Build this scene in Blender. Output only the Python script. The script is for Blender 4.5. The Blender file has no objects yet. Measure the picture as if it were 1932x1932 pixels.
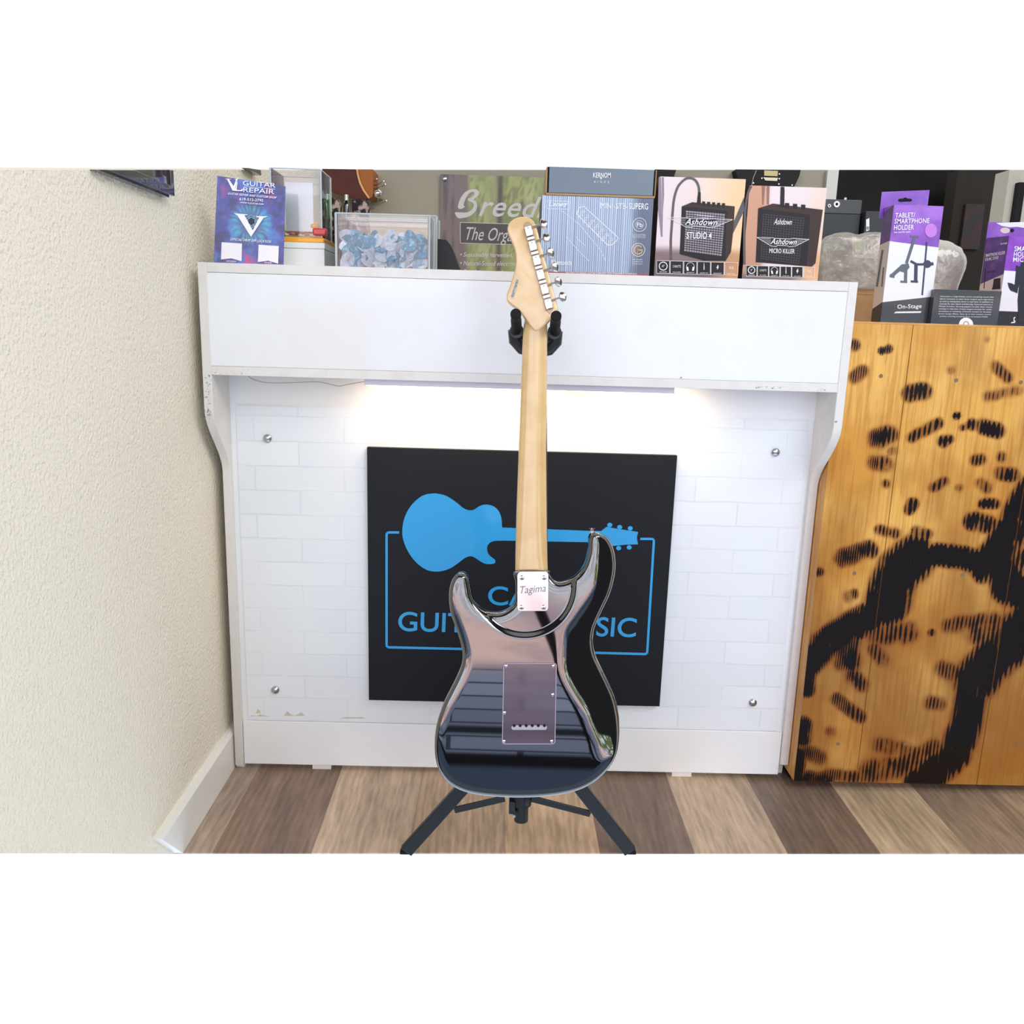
import bpy, bmesh, math, random
from mathutils import Vector, Matrix, geometry, noise
random.seed(7)
SC = bpy.context.scene
COL = SC.collection
PI = math.pi

def lin(c):
    c = c / 255.0
    return c / 12.92 if c <= 0.04045 else ((c + 0.055) / 1.055) ** 2.4
def C(r, g, b): return (lin(r), lin(g), lin(b), 1.0)

# ------------------------------------------------------------------ camera
F = 1603.38
CAM = Vector((0.5895259, -1.7040471, 1.01548398))
CR = Vector((0.99952422, -0.01110149, 0.02877673))
CU = Vector((-0.02575806, 0.21277957, 0.97676065))
CF = Vector((0.0169666, 0.97703716, -0.21239238))
cam_data = bpy.data.cameras.new('camera')
cam_data.sensor_width = 36.0
cam_data.lens = F * 36.0 / 1932.0
cam_data.clip_start = 0.02
cam = bpy.data.objects.new('camera', cam_data)
cam.matrix_world = Matrix(((CR.x, CU.x, -CF.x, CAM.x), (CR.y, CU.y, -CF.y, CAM.y), (CR.z, CU.z, -CF.z, CAM.z), (0, 0, 0, 1)))
COL.objects.link(cam)
SC.camera = cam
SC.view_settings.view_transform = 'Standard'
SC.view_settings.look = 'None'
SC.view_settings.gamma = 1.0
SC.view_settings.use_curve_mapping = False
SC.view_settings.exposure = 0.0

# ------------------------------------------------------------------ world: bright overcast, storefront view behind the camera
world = bpy.data.worlds.new('world'); SC.world = world; world.use_nodes = True
nt = world.node_tree; nt.nodes.clear()
def N(t, **kw):
    n = nt.nodes.new(t)
    for k, v in kw.items(): setattr(n, k, v)
    return n
def inp(n, i, v):
    if isinstance(v, bpy.types.NodeSocket): nt.links.new(v, n.inputs[i])
    else: n.inputs[i].default_value = v
def M_(op, a, b=None, c=None):
    n = N('ShaderNodeMath', operation=op); inp(n, 0, a)
    if b is not None: inp(n, 1, b)
    if c is not None: inp(n, 2, c)
    return n.outputs[0]
def ss(v, a, b):
    n = N('ShaderNodeMapRange', interpolation_type='SMOOTHSTEP'); inp(n, 0, v); inp(n, 1, a); inp(n, 2, b); inp(n, 3, 0.0); inp(n, 4, 1.0)
    return n.outputs[0]
def mixc(f, a, b):
    n = N('ShaderNodeMix', data_type='RGBA'); inp(n, 0, f); inp(n, 6, a); inp(n, 7, b)
    return n.outputs[2]
WORLD_WIN = 3.7
tc = N('ShaderNodeTexCoord'); sep = N('ShaderNodeSeparateXYZ'); nt.links.new(tc.outputs['Generated'], sep.inputs[0])
X, Y, Z = sep.outputs
neg = M_('MULTIPLY', Y, -1.0); negc = M_('MAXIMUM', neg, 0.02)
az = M_('DIVIDE', X, negc); el = M_('DIVIDE', Z, negc)
comb = N('ShaderNodeCombineXYZ'); inp(comb, 0, az); inp(comb, 1, M_('MULTIPLY', el, 4.0))
noi = N('ShaderNodeTexNoise'); inp(noi, 'Vector', comb.outputs[0]); inp(noi, 'Scale', 4.0); inp(noi, 'Detail', 4.0)
pink = mixc(ss(el, 0.06, 0.17), (1.0, 0.70, 0.65, 1), (0.86, 0.95, 1.06, 1))
pink = mixc(ss(noi.outputs[0], 0.45, 0.62), pink, (0.55, 0.42, 0.50, 1))
tree = mixc(M_('MULTIPLY', ss(az, 0.28, 0.40), ss(noi.outputs[0], 0.40, 0.52)), pink, (0.16, 0.22, 0.08, 1))
n = N('ShaderNodeVectorMath', operation='SCALE'); inp(n, 0, tree); n.inputs['Scale'].default_value = WORLD_WIN
win = n.outputs[0]
brick = N('ShaderNodeTexBrick'); inp(brick, 'Vector', comb.outputs[0]); inp(brick, 'Scale', 3.0); inp(brick, 'Color1', (1.15, 1.3, 1.8, 1)); inp(brick, 'Color2', (0.6, 0.72, 1.05, 1)); inp(brick, 'Mortar', (0.15, 0.18, 0.25, 1)); inp(brick, 'Mortar Size', 0.012)
inp(brick, 'Brick Width', 0.5); inp(brick, 'Row Height', 0.18)
low = mixc(ss(M_('MULTIPLY_ADD', noi.outputs[0], 0.03, el), 0.036, 0.06), brick.outputs[0], win)
low = mixc(M_('MULTIPLY', ss(el, -0.044, -0.040), M_('SUBTRACT', 1.0, ss(el, -0.036, -0.031))), low, (0.06, 0.07, 0.1, 1))
stk = M_('ABSOLUTE', M_('SUBTRACT', az, M_('MULTIPLY_ADD', M_('SUBTRACT', 0.075, el), 0.45, 0.030)))
low = mixc(M_('MULTIPLY', M_('SUBTRACT', 1.0, ss(stk, 0.005, 0.009)), M_('SUBTRACT', 1.0, ss(el, 0.14, 0.2))), low, (0.02, 0.02, 0.03, 1))
low = mixc(ss(el, -0.066, -0.060), (0.03, 0.03, 0.04, 1), low)
low = mixc(ss(el, -0.082, -0.074), mixc(ss(el, -0.17, -0.24), (0.2, 0.28, 0.46, 1), (0.32, 0.40, 0.52, 1)), low)
dim = (0.07, 0.07, 0.08, 1)
side = M_('MULTIPLY', ss(az, -0.95, -0.80), M_('SUBTRACT', 1.0, ss(az, 0.78, 0.9)))
topm = M_('SUBTRACT', 1.0, ss(el, 0.55, 0.75))
back = mixc(M_('MULTIPLY', side, topm), dim, low)
isback = M_('MULTIPLY', ss(neg, 0.05, 0.25), M_('SUBTRACT', 1.0, M_('MAXIMUM', ss(Z, 0.86, 0.96), ss(Z, -0.5, -0.7))))
WHITE = (1.04, 1.04, 1.05, 1)
fin = mixc(isback, mixc(ss(Z, -0.25, -0.5), WHITE, (1.3, 1.5, 1.8, 1)), back)
bg = N('ShaderNodeBackground'); inp(bg, 0, fin); bg.inputs[1].default_value = 1.0
out = N('ShaderNodeOutputWorld'); nt.links.new(bg.outputs[0], out.inputs[0])

# daylight falling in through the shop front, high behind the camera
ld = bpy.data.lights.new('storefront_daylight', 'AREA'); ld.shape = 'RECTANGLE'; ld.size = 3.0; ld.size_y = 1.0
ld.energy = 92; ld.color = (0.98, 0.99, 1.0)
lo = bpy.data.objects.new('storefront_daylight', ld); COL.objects.link(lo)
lo.location = (3.0, -2.7, 3.5)
lo.rotation_euler = (Vector((0.1, 0.0, 0.6)) - lo.location).to_track_quat('-Z', 'Y').to_euler()

# ------------------------------------------------------------------ helpers
def ray(px, py): return CF + CR * ((px - 966) / F) + CU * ((965.5 - py) / F)
def at(px, py, x=None, y=None, z=None, d=None):
    "the point of the room seen at a pixel of the 1932 frame, on one known plane"
    r = ray(px, py)
    if d is not None: return CAM + r * d
    if x is not None: s = (x - CAM.x) / r.x
    elif y is not None: s = (y - CAM.y) / r.y
    else: s = (z - CAM.z) / r.z
    return CAM + r * s
def proj(P):
    v = Vector(P) - CAM; z = v.dot(CF)
    return 966 + F * v.dot(CR) / z, 965.5 - F * v.dot(CU) / z
def sstep(a, b, v):
    t = min(1, max(0, (v - a) / (b - a))); return t * t * (3 - 2 * t)

WM = {}
def reg(o, loc=(0, 0, 0), rot=None, parent=None):
    COL.objects.link(o)
    m = Matrix.Translation(Vector(loc)) @ (rot.to_4x4() if rot else Matrix.Identity(4))
    if parent: o.parent = parent; WM[o.name] = WM[parent.name].copy()
    else: o.matrix_world = m; WM[o.name] = m
def tag(o, label=None, cat=None, group=None, kind=None):
    for k, v in (('label', label), ('category', cat), ('group', group), ('kind', kind)):
        if v: o[k] = v
    return o
def thing(name, label, cat, loc, group=None, rot=None):
    o = bpy.data.objects.new(name, None); o.empty_display_size = 0.05
    reg(o, loc, rot); return tag(o, label, cat, group)

class MB:
    "collects shapes in room coordinates, build() links them as one mesh object"
    def __init__(s): s.v = []; s.f = []; s.c = {}
    def add(s, v, f):
        k = len(s.v); s.v += [Vector(p) for p in v]; s.f += [[i + k for i in q] for q in f]; return s
    def hexa(s, p):  # 8 points: bottom ring 4, top ring 4
        return s.add(p, [(0, 3, 2, 1), (4, 5, 6, 7), (0, 1, 5, 4), (1, 2, 6, 5), (2, 3, 7, 6), (3, 0, 4, 7)])
    def box(s, a, b):
        (x0, y0, z0), (x1, y1, z1) = a, b
        return s.hexa([(x0, y0, z0), (x1, y0, z0), (x1, y1, z0), (x0, y1, z0), (x0, y0, z1), (x1, y0, z1), (x1, y1, z1), (x0, y1, z1)])
    def obox(s, o, ex, ey, ez):
        o, ex, ey, ez = map(Vector, (o, ex, ey, ez))
        return s.hexa([o, o + ex, o + ex + ey, o + ey, o + ez, o + ex + ez, o + ex + ey + ez, o + ey + ez])
    def prism(s, pts, d):  # polygon pts + extrusion vector
        n = len(pts); d = Vector(d); pts = [Vector(p) for p in pts]
        return s.add(pts + [p + d for p in pts], [list(range(n)), list(range(2 * n - 1, n - 1, -1))] + [(i, i + n, (i + 1) % n + n, (i + 1) % n) for i in range(n)])
    def tube(s, path, r, n=10, caps=True, flat=None):
        path = [Vector(p) for p in path]; m = len(path)
        rs = r if isinstance(r, (list, tuple)) else [r] * m
        V = []; up = None
        for i, p in enumerate(path):
            t = (path[min(i + 1, m - 1)] - path[max(i - 1, 0)]).normalized()
            if up is None: up = Vector((0, 0, 1)) if abs(t.z) < .9 else Vector((0, 1, 0))
            a = t.cross(up).normalized(); b = a.cross(t).normalized(); up = b
            for k in range(n):
                an = 2 * PI * k / n
                V.append(p + a * (math.cos(an) * rs[i]) + b * (math.sin(an) * rs[i]))
        Fc = [(i * n + k, i * n + (k + 1) % n, (i + 1) * n + (k + 1) % n, (i + 1) * n + k) for i in range(m - 1) for k in range(n)]
        if caps: Fc += [list(range(n - 1, -1, -1)), list(range((m - 1) * n, m * n))]
        return s.add(V, Fc)
    def ball(s, c, r, n=12, m=8, sq=(1, 1, 1)):
        c = Vector(c); V = []; Fc = []
        for i in range(1, m):
            for k in range(n):
                th = PI * i / m; ph = 2 * PI * k / n
                V.append(c + Vector((r * sq[0] * math.sin(th) * math.cos(ph), r * sq[1] * math.sin(th) * math.sin(ph), r * sq[2] * math.cos(th))))
        V += [c + Vector((0, 0, r * sq[2])), c - Vector((0, 0, r * sq[2]))]; t = len(V) - 2
        for i in range(m - 2):
            for k in range(n): Fc.append((i * n + k, (i + 1) * n + k, (i + 1) * n + (k + 1) % n, i * n + (k + 1) % n))
        for k in range(n): Fc += [(t, k, (k + 1) % n), (t + 1, (m - 2) * n + (k + 1) % n, (m - 2) * n + k)]
        return s.add(V, Fc)
    def build(s, name, mat, parent=None, bevel=0, seg=2, smooth=False, angle=35, fix=True, origin=None):
        me = bpy.data.meshes.new(name)
        if parent is not None: inv = WM[parent.name].inverted(); loc = (0, 0, 0)
        else:
            loc = Vector(origin) if origin is not None else Vector((0, 0, 0)); inv = Matrix.Translation(-loc)
        me.from_pydata([inv @ v for v in s.v], [], s.f)
        if fix:
            bm = bmesh.new(); bm.from_mesh(me); bmesh.ops.recalc_face_normals(bm, faces=bm.faces); bm.to_mesh(me); bm.free()
        if s.c:
            for nm, vals in s.c.items():
                at_ = me.color_attributes.new(nm, 'FLOAT_COLOR', 'POINT')
                for i, v in enumerate(vals): at_.data[i].color = v
        me.materials.append(mat)
        o = bpy.data.objects.new(name, me); reg(o, loc, None, parent)
        if bevel:
            b = o.modifiers.new('bevel', 'BEVEL'); b.width = bevel; b.segments = seg; b.limit_method = 'ANGLE'; b.angle_limit = math.radians(40)
        if smooth or bevel:
            me.shade_smooth()
            me.set_sharp_from_angle(angle=math.radians(angle if not bevel else 60))
        return o
def base(o, label, cat, group=None, kind=None): return tag(o, label, cat, group, kind)
def struct(o): o['kind'] = 'structure'; return o

# ------------------------------------------------------------------ materials
def mat(name, col, rough=0.5, metal=0.0, coat=0.0, ior=1.5, spec=0.5, bump=None, trans=0.0, emit=None, estr=0, alpha=1, coat_rough=0.03, var=None):
    m = bpy.data.materials.new(name); m.use_nodes = True
    t = m.node_tree; b = t.nodes['Principled BSDF']
    b.inputs['Base Color'].default_value = col; b.inputs['Roughness'].default_value = rough; b.inputs['Metallic'].default_value = metal
    b.inputs['Coat Weight'].default_value = coat; b.inputs['Coat Roughness'].default_value = coat_rough; b.inputs['IOR'].default_value = ior
    b.inputs['Specular IOR Level'].default_value = spec; b.inputs['Transmission Weight'].default_value = trans; b.inputs['Alpha'].default_value = alpha
    if emit: b.inputs['Emission Color'].default_value = emit; b.inputs['Emission Strength'].default_value = estr
    co = t.nodes.new('ShaderNodeTexCoord')
    if bump:
        sc, st = bump[:2]
        nz = t.nodes.new('ShaderNodeTexNoise'); nz.inputs['Scale'].default_value = sc; nz.inputs['Detail'].default_value = 3
        t.links.new(co.outputs['Object'], nz.inputs['Vector'])
        bp = t.nodes.new('ShaderNodeBump'); bp.inputs['Strength'].default_value = st; bp.inputs['Distance'].default_value = bump[2] if len(bump) > 2 else .002
        t.links.new(nz.outputs[0], bp.inputs['Height']); t.links.new(bp.outputs[0], b.inputs['Normal'])
    if var:  # (scale, colour2, lo, hi)
        nz = t.nodes.new('ShaderNodeTexNoise'); nz.inputs['Scale'].default_value = var[0]; nz.inputs['Detail'].default_value = 5
        t.links.new(co.outputs['Object'], nz.inputs['Vector'])
        mr = t.nodes.new('ShaderNodeMapRange'); mr.inputs[1].default_value = var[2]; mr.inputs[2].default_value = var[3]
        t.links.new(nz.outputs[0], mr.inputs[0])
        mx = t.nodes.new('ShaderNodeMix'); mx.data_type = 'RGBA'; mx.inputs[6].default_value = col; mx.inputs[7].default_value = var[1]
        t.links.new(mr.outputs[0], mx.inputs[0]); t.links.new(mx.outputs[2], b.inputs['Base Color'])
    return m
def attr_mat(name, rough=.4, coat=0.0, spec=.5, coat_rough=.05):
    m = mat(name, (1, 1, 1, 1), rough, coat=coat, spec=spec, coat_rough=coat_rough)
    t = m.node_tree; a = t.nodes.new('ShaderNodeAttribute'); a.attribute_name = 'Col'
    t.links.new(a.outputs['Color'], t.nodes['Principled BSDF'].inputs['Base Color']); return m

m_white = mat('white_laminate', C(238, 240, 243), .32, spec=.4, var=(4, C(232, 230, 228), .4, .7))
m_white_edge = mat('white_edge_band', C(228, 224, 219), .45, var=(30, C(221, 216, 209), .5, .75))
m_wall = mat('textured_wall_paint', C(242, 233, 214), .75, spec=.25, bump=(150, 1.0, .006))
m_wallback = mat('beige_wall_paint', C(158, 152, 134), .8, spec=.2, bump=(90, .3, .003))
m_base = mat('baseboard_paint', C(236, 234, 228), .4)
m_black = mat('satin_black', C(18, 19, 22), .42, spec=.4)
m_blackmetal = mat('powder_coated_black', C(20, 21, 26), .38, spec=.5, bump=(900, .1, .0005))
m_rubber = mat('black_rubber', C(16, 16, 18), .75, spec=.3)
m_chrome = mat('chrome', C(225, 222, 218), .08, 1.0)
m_steel = mat('brushed_steel', C(190, 190, 192), .28, 1.0)
m_dark = mat('dark_recess', C(14, 14, 15), .9)
m_gloss = mat('gloss_black_lacquer', (.0025, .0025, .003, 1), .03, coat=1.0, ior=1.5, spec=.6, coat_rough=.01)
m_gloss.node_tree.nodes['Principled BSDF'].inputs['Coat IOR'].default_value = 1.9
m_maple = None
m_print = attr_mat('printed_card', .35, .35, coat_rough=.12)
m_ink = mat('white_ink', C(240, 240, 242), .5)
m_greyink = mat('pale_grey_ink', C(196, 194, 190), .6)
m_orangeink = mat('orange_ink', C(240, 180, 80), .5)
m_blackink = mat('black_ink', C(34, 32, 34), .5)
m_card = mat('brown_cardboard', C(186, 152, 112), .85, spec=.2, var=(25, C(176, 140, 100), .4, .7))
def clear_mat(name, tint=(.97, .98, .98, 1), boost=1.0, rough=.03, bump=None):
    m = bpy.data.materials.new(name); m.use_nodes = True; t = m.node_tree; t.nodes.clear()
    o = t.nodes.new('ShaderNodeOutputMaterial'); tr = t.nodes.new('ShaderNodeBsdfTransparent'); gl = t.nodes.new('ShaderNodeBsdfGlossy'); fr = t.nodes.new('ShaderNodeFresnel'); mx = t.nodes.new('ShaderNodeMixShader'); mu = t.nodes.new('ShaderNodeMath')
    tr.inputs[0].default_value = tint; gl.inputs['Roughness'].default_value = rough; fr.inputs[0].default_value = 1.45
    mu.operation = 'MULTIPLY'; mu.use_clamp = True; mu.inputs[1].default_value = boost; t.links.new(fr.outputs[0], mu.inputs[0]); t.links.new(mu.outputs[0], mx.inputs[0]); t.links.new(tr.outputs[0], mx.inputs[1]); t.links.new(gl.outputs[0], mx.inputs[2]); t.links.new(mx.outputs[0], o.inputs[0])
    return m

# ------------------------------------------------------------------ text
def text_mesh(s, res=3, shear=0.0, bold=0.0, spacing=1.0, align='LEFT', line=1.0):
    cu = bpy.data.curves.new('lettering', 'FONT'); cu.body = s; cu.size = 1; cu.shear = shear; cu.offset = bold
    cu.space_character = spacing; cu.align_x = align; cu.space_line = line; cu.resolution_u = res
    o = bpy.data.objects.new('lettering', cu); COL.objects.link(o)
    bpy.context.view_layer.update()
    me = bpy.data.meshes.new_from_object(o.evaluated_get(bpy.context.evaluated_depsgraph_get()))
    V = [v.co.copy() for v in me.vertices]; Fc = [list(p.vertices) for p in me.polygons]
    bpy.data.objects.remove(o); bpy.data.curves.remove(cu); bpy.data.meshes.remove(me)
    return V, Fc
class Face:
    "a flat printed face: maps frame pixels onto the plane through three points, pushed out by off"
    def __init__(s, o, ex, ey):
        s.o = Vector(o); s.n = Vector(ex).cross(Vector(ey)).normalized()
        if s.n.dot(CAM - s.o) < 0: s.n = -s.n
    def p(s, px, py, off=.0005):
        r = ray(px, py); k = (s.o - CAM).dot(s.n) / r.dot(s.n)
        return CAM + r * k + s.n * off
    def poly(s, pts, name, m, parent, off=.0006, label=None, kind=None):
        q = [s.p(x, y, off) for x, y in pts]
        o = MB().prism(q, -s.n * .0003).build(name, m, parent, fix=True)
        if label: o['label'] = label
        return o
    def polys(s, lists, name, m, parent, off=.0006, label=None):
        b = MB()
        for i, pts in enumerate(lists): b.prism([s.p(x, y, off + .000004 * (i % 40)) for x, y in pts], -s.n * (.0003 + .000006 * (i % 40)))
        o = b.build(name, m, parent)
        if label: o['label'] = label
        return o
    def text(s, body, bl, br, tl, m, parent, name='lettering', off=.0008, **kw):
        "the text's bounding box is fitted to bottom-left, bottom-right, top-left pixels"
        if kw.get('bold', 0) > .010: kw['bold'] = .010; kw.setdefault('spacing', 1.05)
        V, Fc = text_mesh(body, **kw)
        x0 = min(v.x for v in V); x1 = max(v.x for v in V); y0 = min(v.y for v in V); y1 = max(v.y for v in V)
        A = s.p(*bl, off); B = s.p(*br, off) - A; D = s.p(*tl, off) - A
        mb = MB(); mb.add([A + B * ((v.x - x0) / (x1 - x0)) + D * ((v.y - y0) / (y1 - y0)) for v in V], Fc)
        return mb.build(name, m, parent, fix=False)
def line_strip(pts, w):
    "pixel polyline -> list of quads w pixels wide"
    r = []
    for (x0, y0), (x1, y1) in zip(pts, pts[1:]):
        L = math.hypot(x1 - x0, y1 - y0) or 1; nx, ny = -(y1 - y0) / L * w / 2, (x1 - x0) / L * w / 2
        r.append([(x0 + nx, y0 + ny), (x1 + nx, y1 + ny), (x1 - nx, y1 - ny), (x0 - nx, y0 - ny)])
    return r
def circ(cx, cy, r, n=18, ry=None): return [(cx + r * math.cos(2 * PI * k / n), cy + (ry or r) * math.sin(2 * PI * k / n)) for k in range(n)]
def ring(cx, cy, r, w, n=20): c = circ(cx, cy, r, n); return line_strip(c + [c[0]], w)
def rect_line(x0, y0, x1, y1, w, sk=0.0):
    f = lambda x, y: (x, y + (x - x0) * sk)
    c = [f(x0, y0), f(x1, y0), f(x1, y1), f(x0, y1), f(x0, y0)]
    return line_strip(c, w)
def cr_spline(P, k=6, closed=True):
    n = len(P); out = []
    for i in range(n if closed else n - 1):
        if closed: a, b, c, d = P[i - 1], P[i], P[(i + 1) % n], P[(i + 2) % n]
        else: a, b, c, d = P[max(i - 1, 0)], P[i], P[i + 1], P[min(i + 2, n - 1)]
        for j in range(k):
            t = j / k
            out.append(tuple(.5 * ((2 * b[q]) + (-a[q] + c[q]) * t + (2 * a[q] - 5 * b[q] + 4 * c[q] - d[q]) * t * t + (-a[q] + 3 * b[q] - 3 * c[q] + d[q]) * t ** 3) for q in range(len(b))))
    if not closed: out.append(tuple(P[-1]))
    return out
def printed(pos, nx, ny, colfn, name, parent, m=None, thick=None):
    "grid face with its print stored per vertex; pos(u,v) gives the room point, v up"
    V = []; cols = []
    for j in range(ny + 1):
        for i in range(nx + 1):
            V.append(pos(i / nx, j / ny)); cols.append(C(*colfn(i / nx, j / ny)))
    Fc = [(j * (nx + 1) + i, j * (nx + 1) + i + 1, (j + 1) * (nx + 1) + i + 1, (j + 1) * (nx + 1) + i) for j in range(ny) for i in range(nx)]
    b = MB().add(V, Fc); b.c['Col'] = cols
    return b.build(name, m or m_print, parent, fix=False)
def mixt(a, b, t): return tuple(a[i] * (1 - t) + b[i] * t for i in range(3))
def fbm(x, y, z=0.0, o=4): return noise.fractal(Vector((x, y, z)), 1.0, 2.0, o)

# ------------------------------------------------------------------ floor
def floor_material():
    m = mat('wood_plank_floor', (1, 1, 1, 1), .42, spec=.4); t = m.node_tree; b = t.nodes['Principled BSDF']
    L = t.links.new
    def nd(ty, **k):
        n = t.nodes.new(ty)
        for a, v in k.items(): setattr(n, a, v)
        return n
    def mth(op, a, b_=None):
        n = nd('ShaderNodeMath', operation=op)
        for i, v in enumerate((a, b_)):
            if v is None: continue
            if isinstance(v, bpy.types.NodeSocket): L(v, n.inputs[i])
            else: n.inputs[i].default_value = v
        return n.outputs[0]
    co = nd('ShaderNodeTexCoord'); sp = nd('ShaderNodeSeparateXYZ'); L(co.outputs['Object'], sp.inputs[0])
    PW = .1895
    u = mth('DIVIDE', mth('ADD', sp.outputs[0], -.0525 + PW), PW); idx = mth('FLOOR', u); fr = mth('FRACT', u)
    rampn = nd('ShaderNodeValToRGB'); rampn.color_ramp.interpolation = 'CONSTANT'
    cols = [(168, 148, 132), (136, 112, 97), (196, 172, 148), (186, 160, 134), (196, 166, 134), (124, 104, 90), (184, 160, 136), (122, 104, 90), (186, 164, 136), (150, 130, 110), (172, 150, 124), (128, 108, 92), (180, 156, 130)]
    cr = rampn.color_ramp; n = len(cols)
    while len(cr.elements) < n: cr.elements.new(.5)
    for i, c in enumerate(cols): cr.elements[i].position = i / n; cr.elements[i].color = C(*c)
    L(mth('DIVIDE', mth('ADD', idx, .5), n), rampn.inputs[0])
    cv = nd('ShaderNodeCombineXYZ'); L(mth('ADD', mth('MULTIPLY', sp.outputs[0], 16.0), mth('MULTIPLY', idx, 7.3)), cv.inputs[0]); L(mth('MULTIPLY', sp.outputs[1], 2.2), cv.inputs[1]); L(mth('MULTIPLY', idx, 3.1), cv.inputs[2])
    n1 = nd('ShaderNodeTexNoise'); n1.inputs['Scale'].default_value = 1.0; n1.inputs['Detail'].default_value = 5; n1.inputs['Distortion'].default_value = .8; L(cv.outputs[0], n1.inputs['Vector'])
    n2 = nd('ShaderNodeTexNoise'); n2.inputs['Scale'].default_value = 7.0; n2.inputs['Detail'].default_value = 6; L(cv.outputs[0], n2.inputs['Vector'])
    wv = nd('ShaderNodeTexWave'); wv.inputs['Scale'].default_value = 1.3; wv.inputs['Distortion'].default_value = 9.0; wv.inputs['Detail'].default_value = 3; L(cv.outputs[0], wv.inputs['Vector'])
    def mulmix(src, fac, lo, hi):
        mr = nd('ShaderNodeMapRange'); L(fac, mr.inputs[0]); mr.inputs[1].default_value = .3; mr.inputs[2].default_value = .7; mr.inputs[3].default_value = lo; mr.inputs[4].default_value = hi
        vm = nd('ShaderNodeVectorMath', operation='SCALE'); L(src, vm.inputs[0]); L(mr.outputs[0], vm.inputs['Scale']); return vm.outputs[0]
    c1 = mulmix(rampn.outputs[0], n1.outputs[0], .72, 1.22); c2 = mulmix(c1, n2.outputs[0], .80, 1.18); c3 = mulmix(c2, wv.outputs[0], .92, 1.05)
    edge = mth('MINIMUM', fr, mth('SUBTRACT', 1.0, fr)); mr = nd('ShaderNodeMapRange'); L(edge, mr.inputs[0]); mr.inputs[1].default_value = 0; mr.inputs[2].default_value = .008; mr.inputs[3].default_value = .62; mr.inputs[4].default_value = 1
    vm = nd('ShaderNodeVectorMath', operation='SCALE'); L(c3, vm.inputs[0]); L(mr.outputs[0], vm.inputs['Scale'])
    L(vm.outputs[0], b.inputs['Base Color'])
    bp = nd('ShaderNodeBump'); bp.inputs['Strength'].default_value = .12; bp.inputs['Distance'].default_value = .001; L(n2.outputs[0], bp.inputs['Height']); L(bp.outputs[0], b.inputs['Normal'])
    return m
fl = MB().prism([(-.14, -.228, 0), (2.4, -.151, 0), (2.9, 3.0, 0), (-.14, 3.0, 0)], (0, 0, -.003)).build('floor', floor_material()); struct(fl)  # front edge baked from the pixel row where the image's lower white band starts

# ------------------------------------------------------------------ walls
def wpt(px, py, x=-.02): p = at(px, py, x=x); return (x, p.y, p.z)
YB = 1.3
pl = [wpt(-30, 320), wpt(150, 320), wpt(300, 320), wpt(420, 320), wpt(520, 320)]  # wall cut along the pixel rows of the image's white bands, seen from camera
k = (YB - pl[-2][1]) / (pl[-1][1] - pl[-2][1]); pl.append((-.02, YB, at(610, 322, y=YB).z))
bl = [(-.02, YB, 0), (-.02, at(345, 1610, z=0).y, 0), wpt(285, 1610), wpt(-30, 1610)]
wl = MB().prism(pl + bl, (-.1, 0, 0)).build('wall_left', m_wall); struct(wl)
yb0 = at(345, 1610, x=-.004).y
bb = MB().prism([(-.004, yb0, 0), (-.004, at(290, 1610, x=-.004).y, .088), (-.009, at(286, 1610, x=-.009).y, .093), (-.02, at(284, 1610, x=-.02).y, .093), (-.02, at(345, 1610, x=-.02).y, 0)], (0, 0, 0))
# baseboard swept along the wall: profile in x-z, front end cut along the pixel row of the image's lower white band
prof = [(-.02, 0), (-.004, 0), (-.004, .085), (-.009, .093), (-.02, .093)]
V0 = []
for (x, z) in prof:
    yv = at(345 - 60 * z / .093, 1610, z=z if z > 0 else 0).y if z == 0 else -.2262 - (z / .093) * (.2262 - .2262 + .094)
    V0.append((x, -.2262 - (z / .093) * .094, z))
b_ = MB(); b_.add(V0 + [(x, YB, z) for x, z in prof], [(4, 3, 2, 1, 0), (5, 6, 7, 8, 9)] + [(i, (i + 1) % 5, (i + 1) % 5 + 5, i + 5) for i in range(5)])
struct(b_.build('baseboard_left', m_base))
def backpoly(pxs, y, name, m, thick=.1, bottom=0.0, top=320):
    a = at(pxs[0], top, y=y); b = at(pxs[1], top, y=y)
    return struct(MB().prism([(a.x, y, bottom), (b.x, y, bottom), (b.x, y, b.z), (a.x, y, a.z)], (0, thick, 0)).build(name, m))
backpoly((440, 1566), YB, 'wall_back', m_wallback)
trim_m = mat('door_trim_paint', C(205, 205, 196), .5)
backpoly((1562, 1583), YB - .02, 'trim_1', trim_m, .14)
m_darkwall = mat('unlit_room_shade', C(40, 37, 33), .85, spec=.2, var=(3, C(30, 28, 25), .4, .6))  # darkness of the unlit back room put into the wall colour
m_darkwall2 = mat('unlit_room_shade_brown', C(50, 46, 41), .85, spec=.2)  # browner wall, its lack of light also held in the colour
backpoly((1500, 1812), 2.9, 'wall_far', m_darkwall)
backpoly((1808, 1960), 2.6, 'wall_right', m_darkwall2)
m_jamb = mat('pale_jamb_paint', C(188, 182, 166), .7)
backpoly((1905, 1990), 1.9, 'trim_2', m_jamb, .1)
p0 = at(1921, 344, y=1.88); p1 = at(1933, 344, y=1.88); p2 = at(1910, 440, y=1.88)
o = MB().box((p0.x, 1.87, p2.z - .3), (p1.x, 1.899, p0.z)).build('hanging_black_strap', m_dark, origin=(p0.x, 1.9, p2.z - .3)); tag(o, 'narrow black case hanging on the pale door jamb at the far right', 'case')
a = at(1858, 385, y=2.58); b = at(1840, 470, y=2.58)
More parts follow.
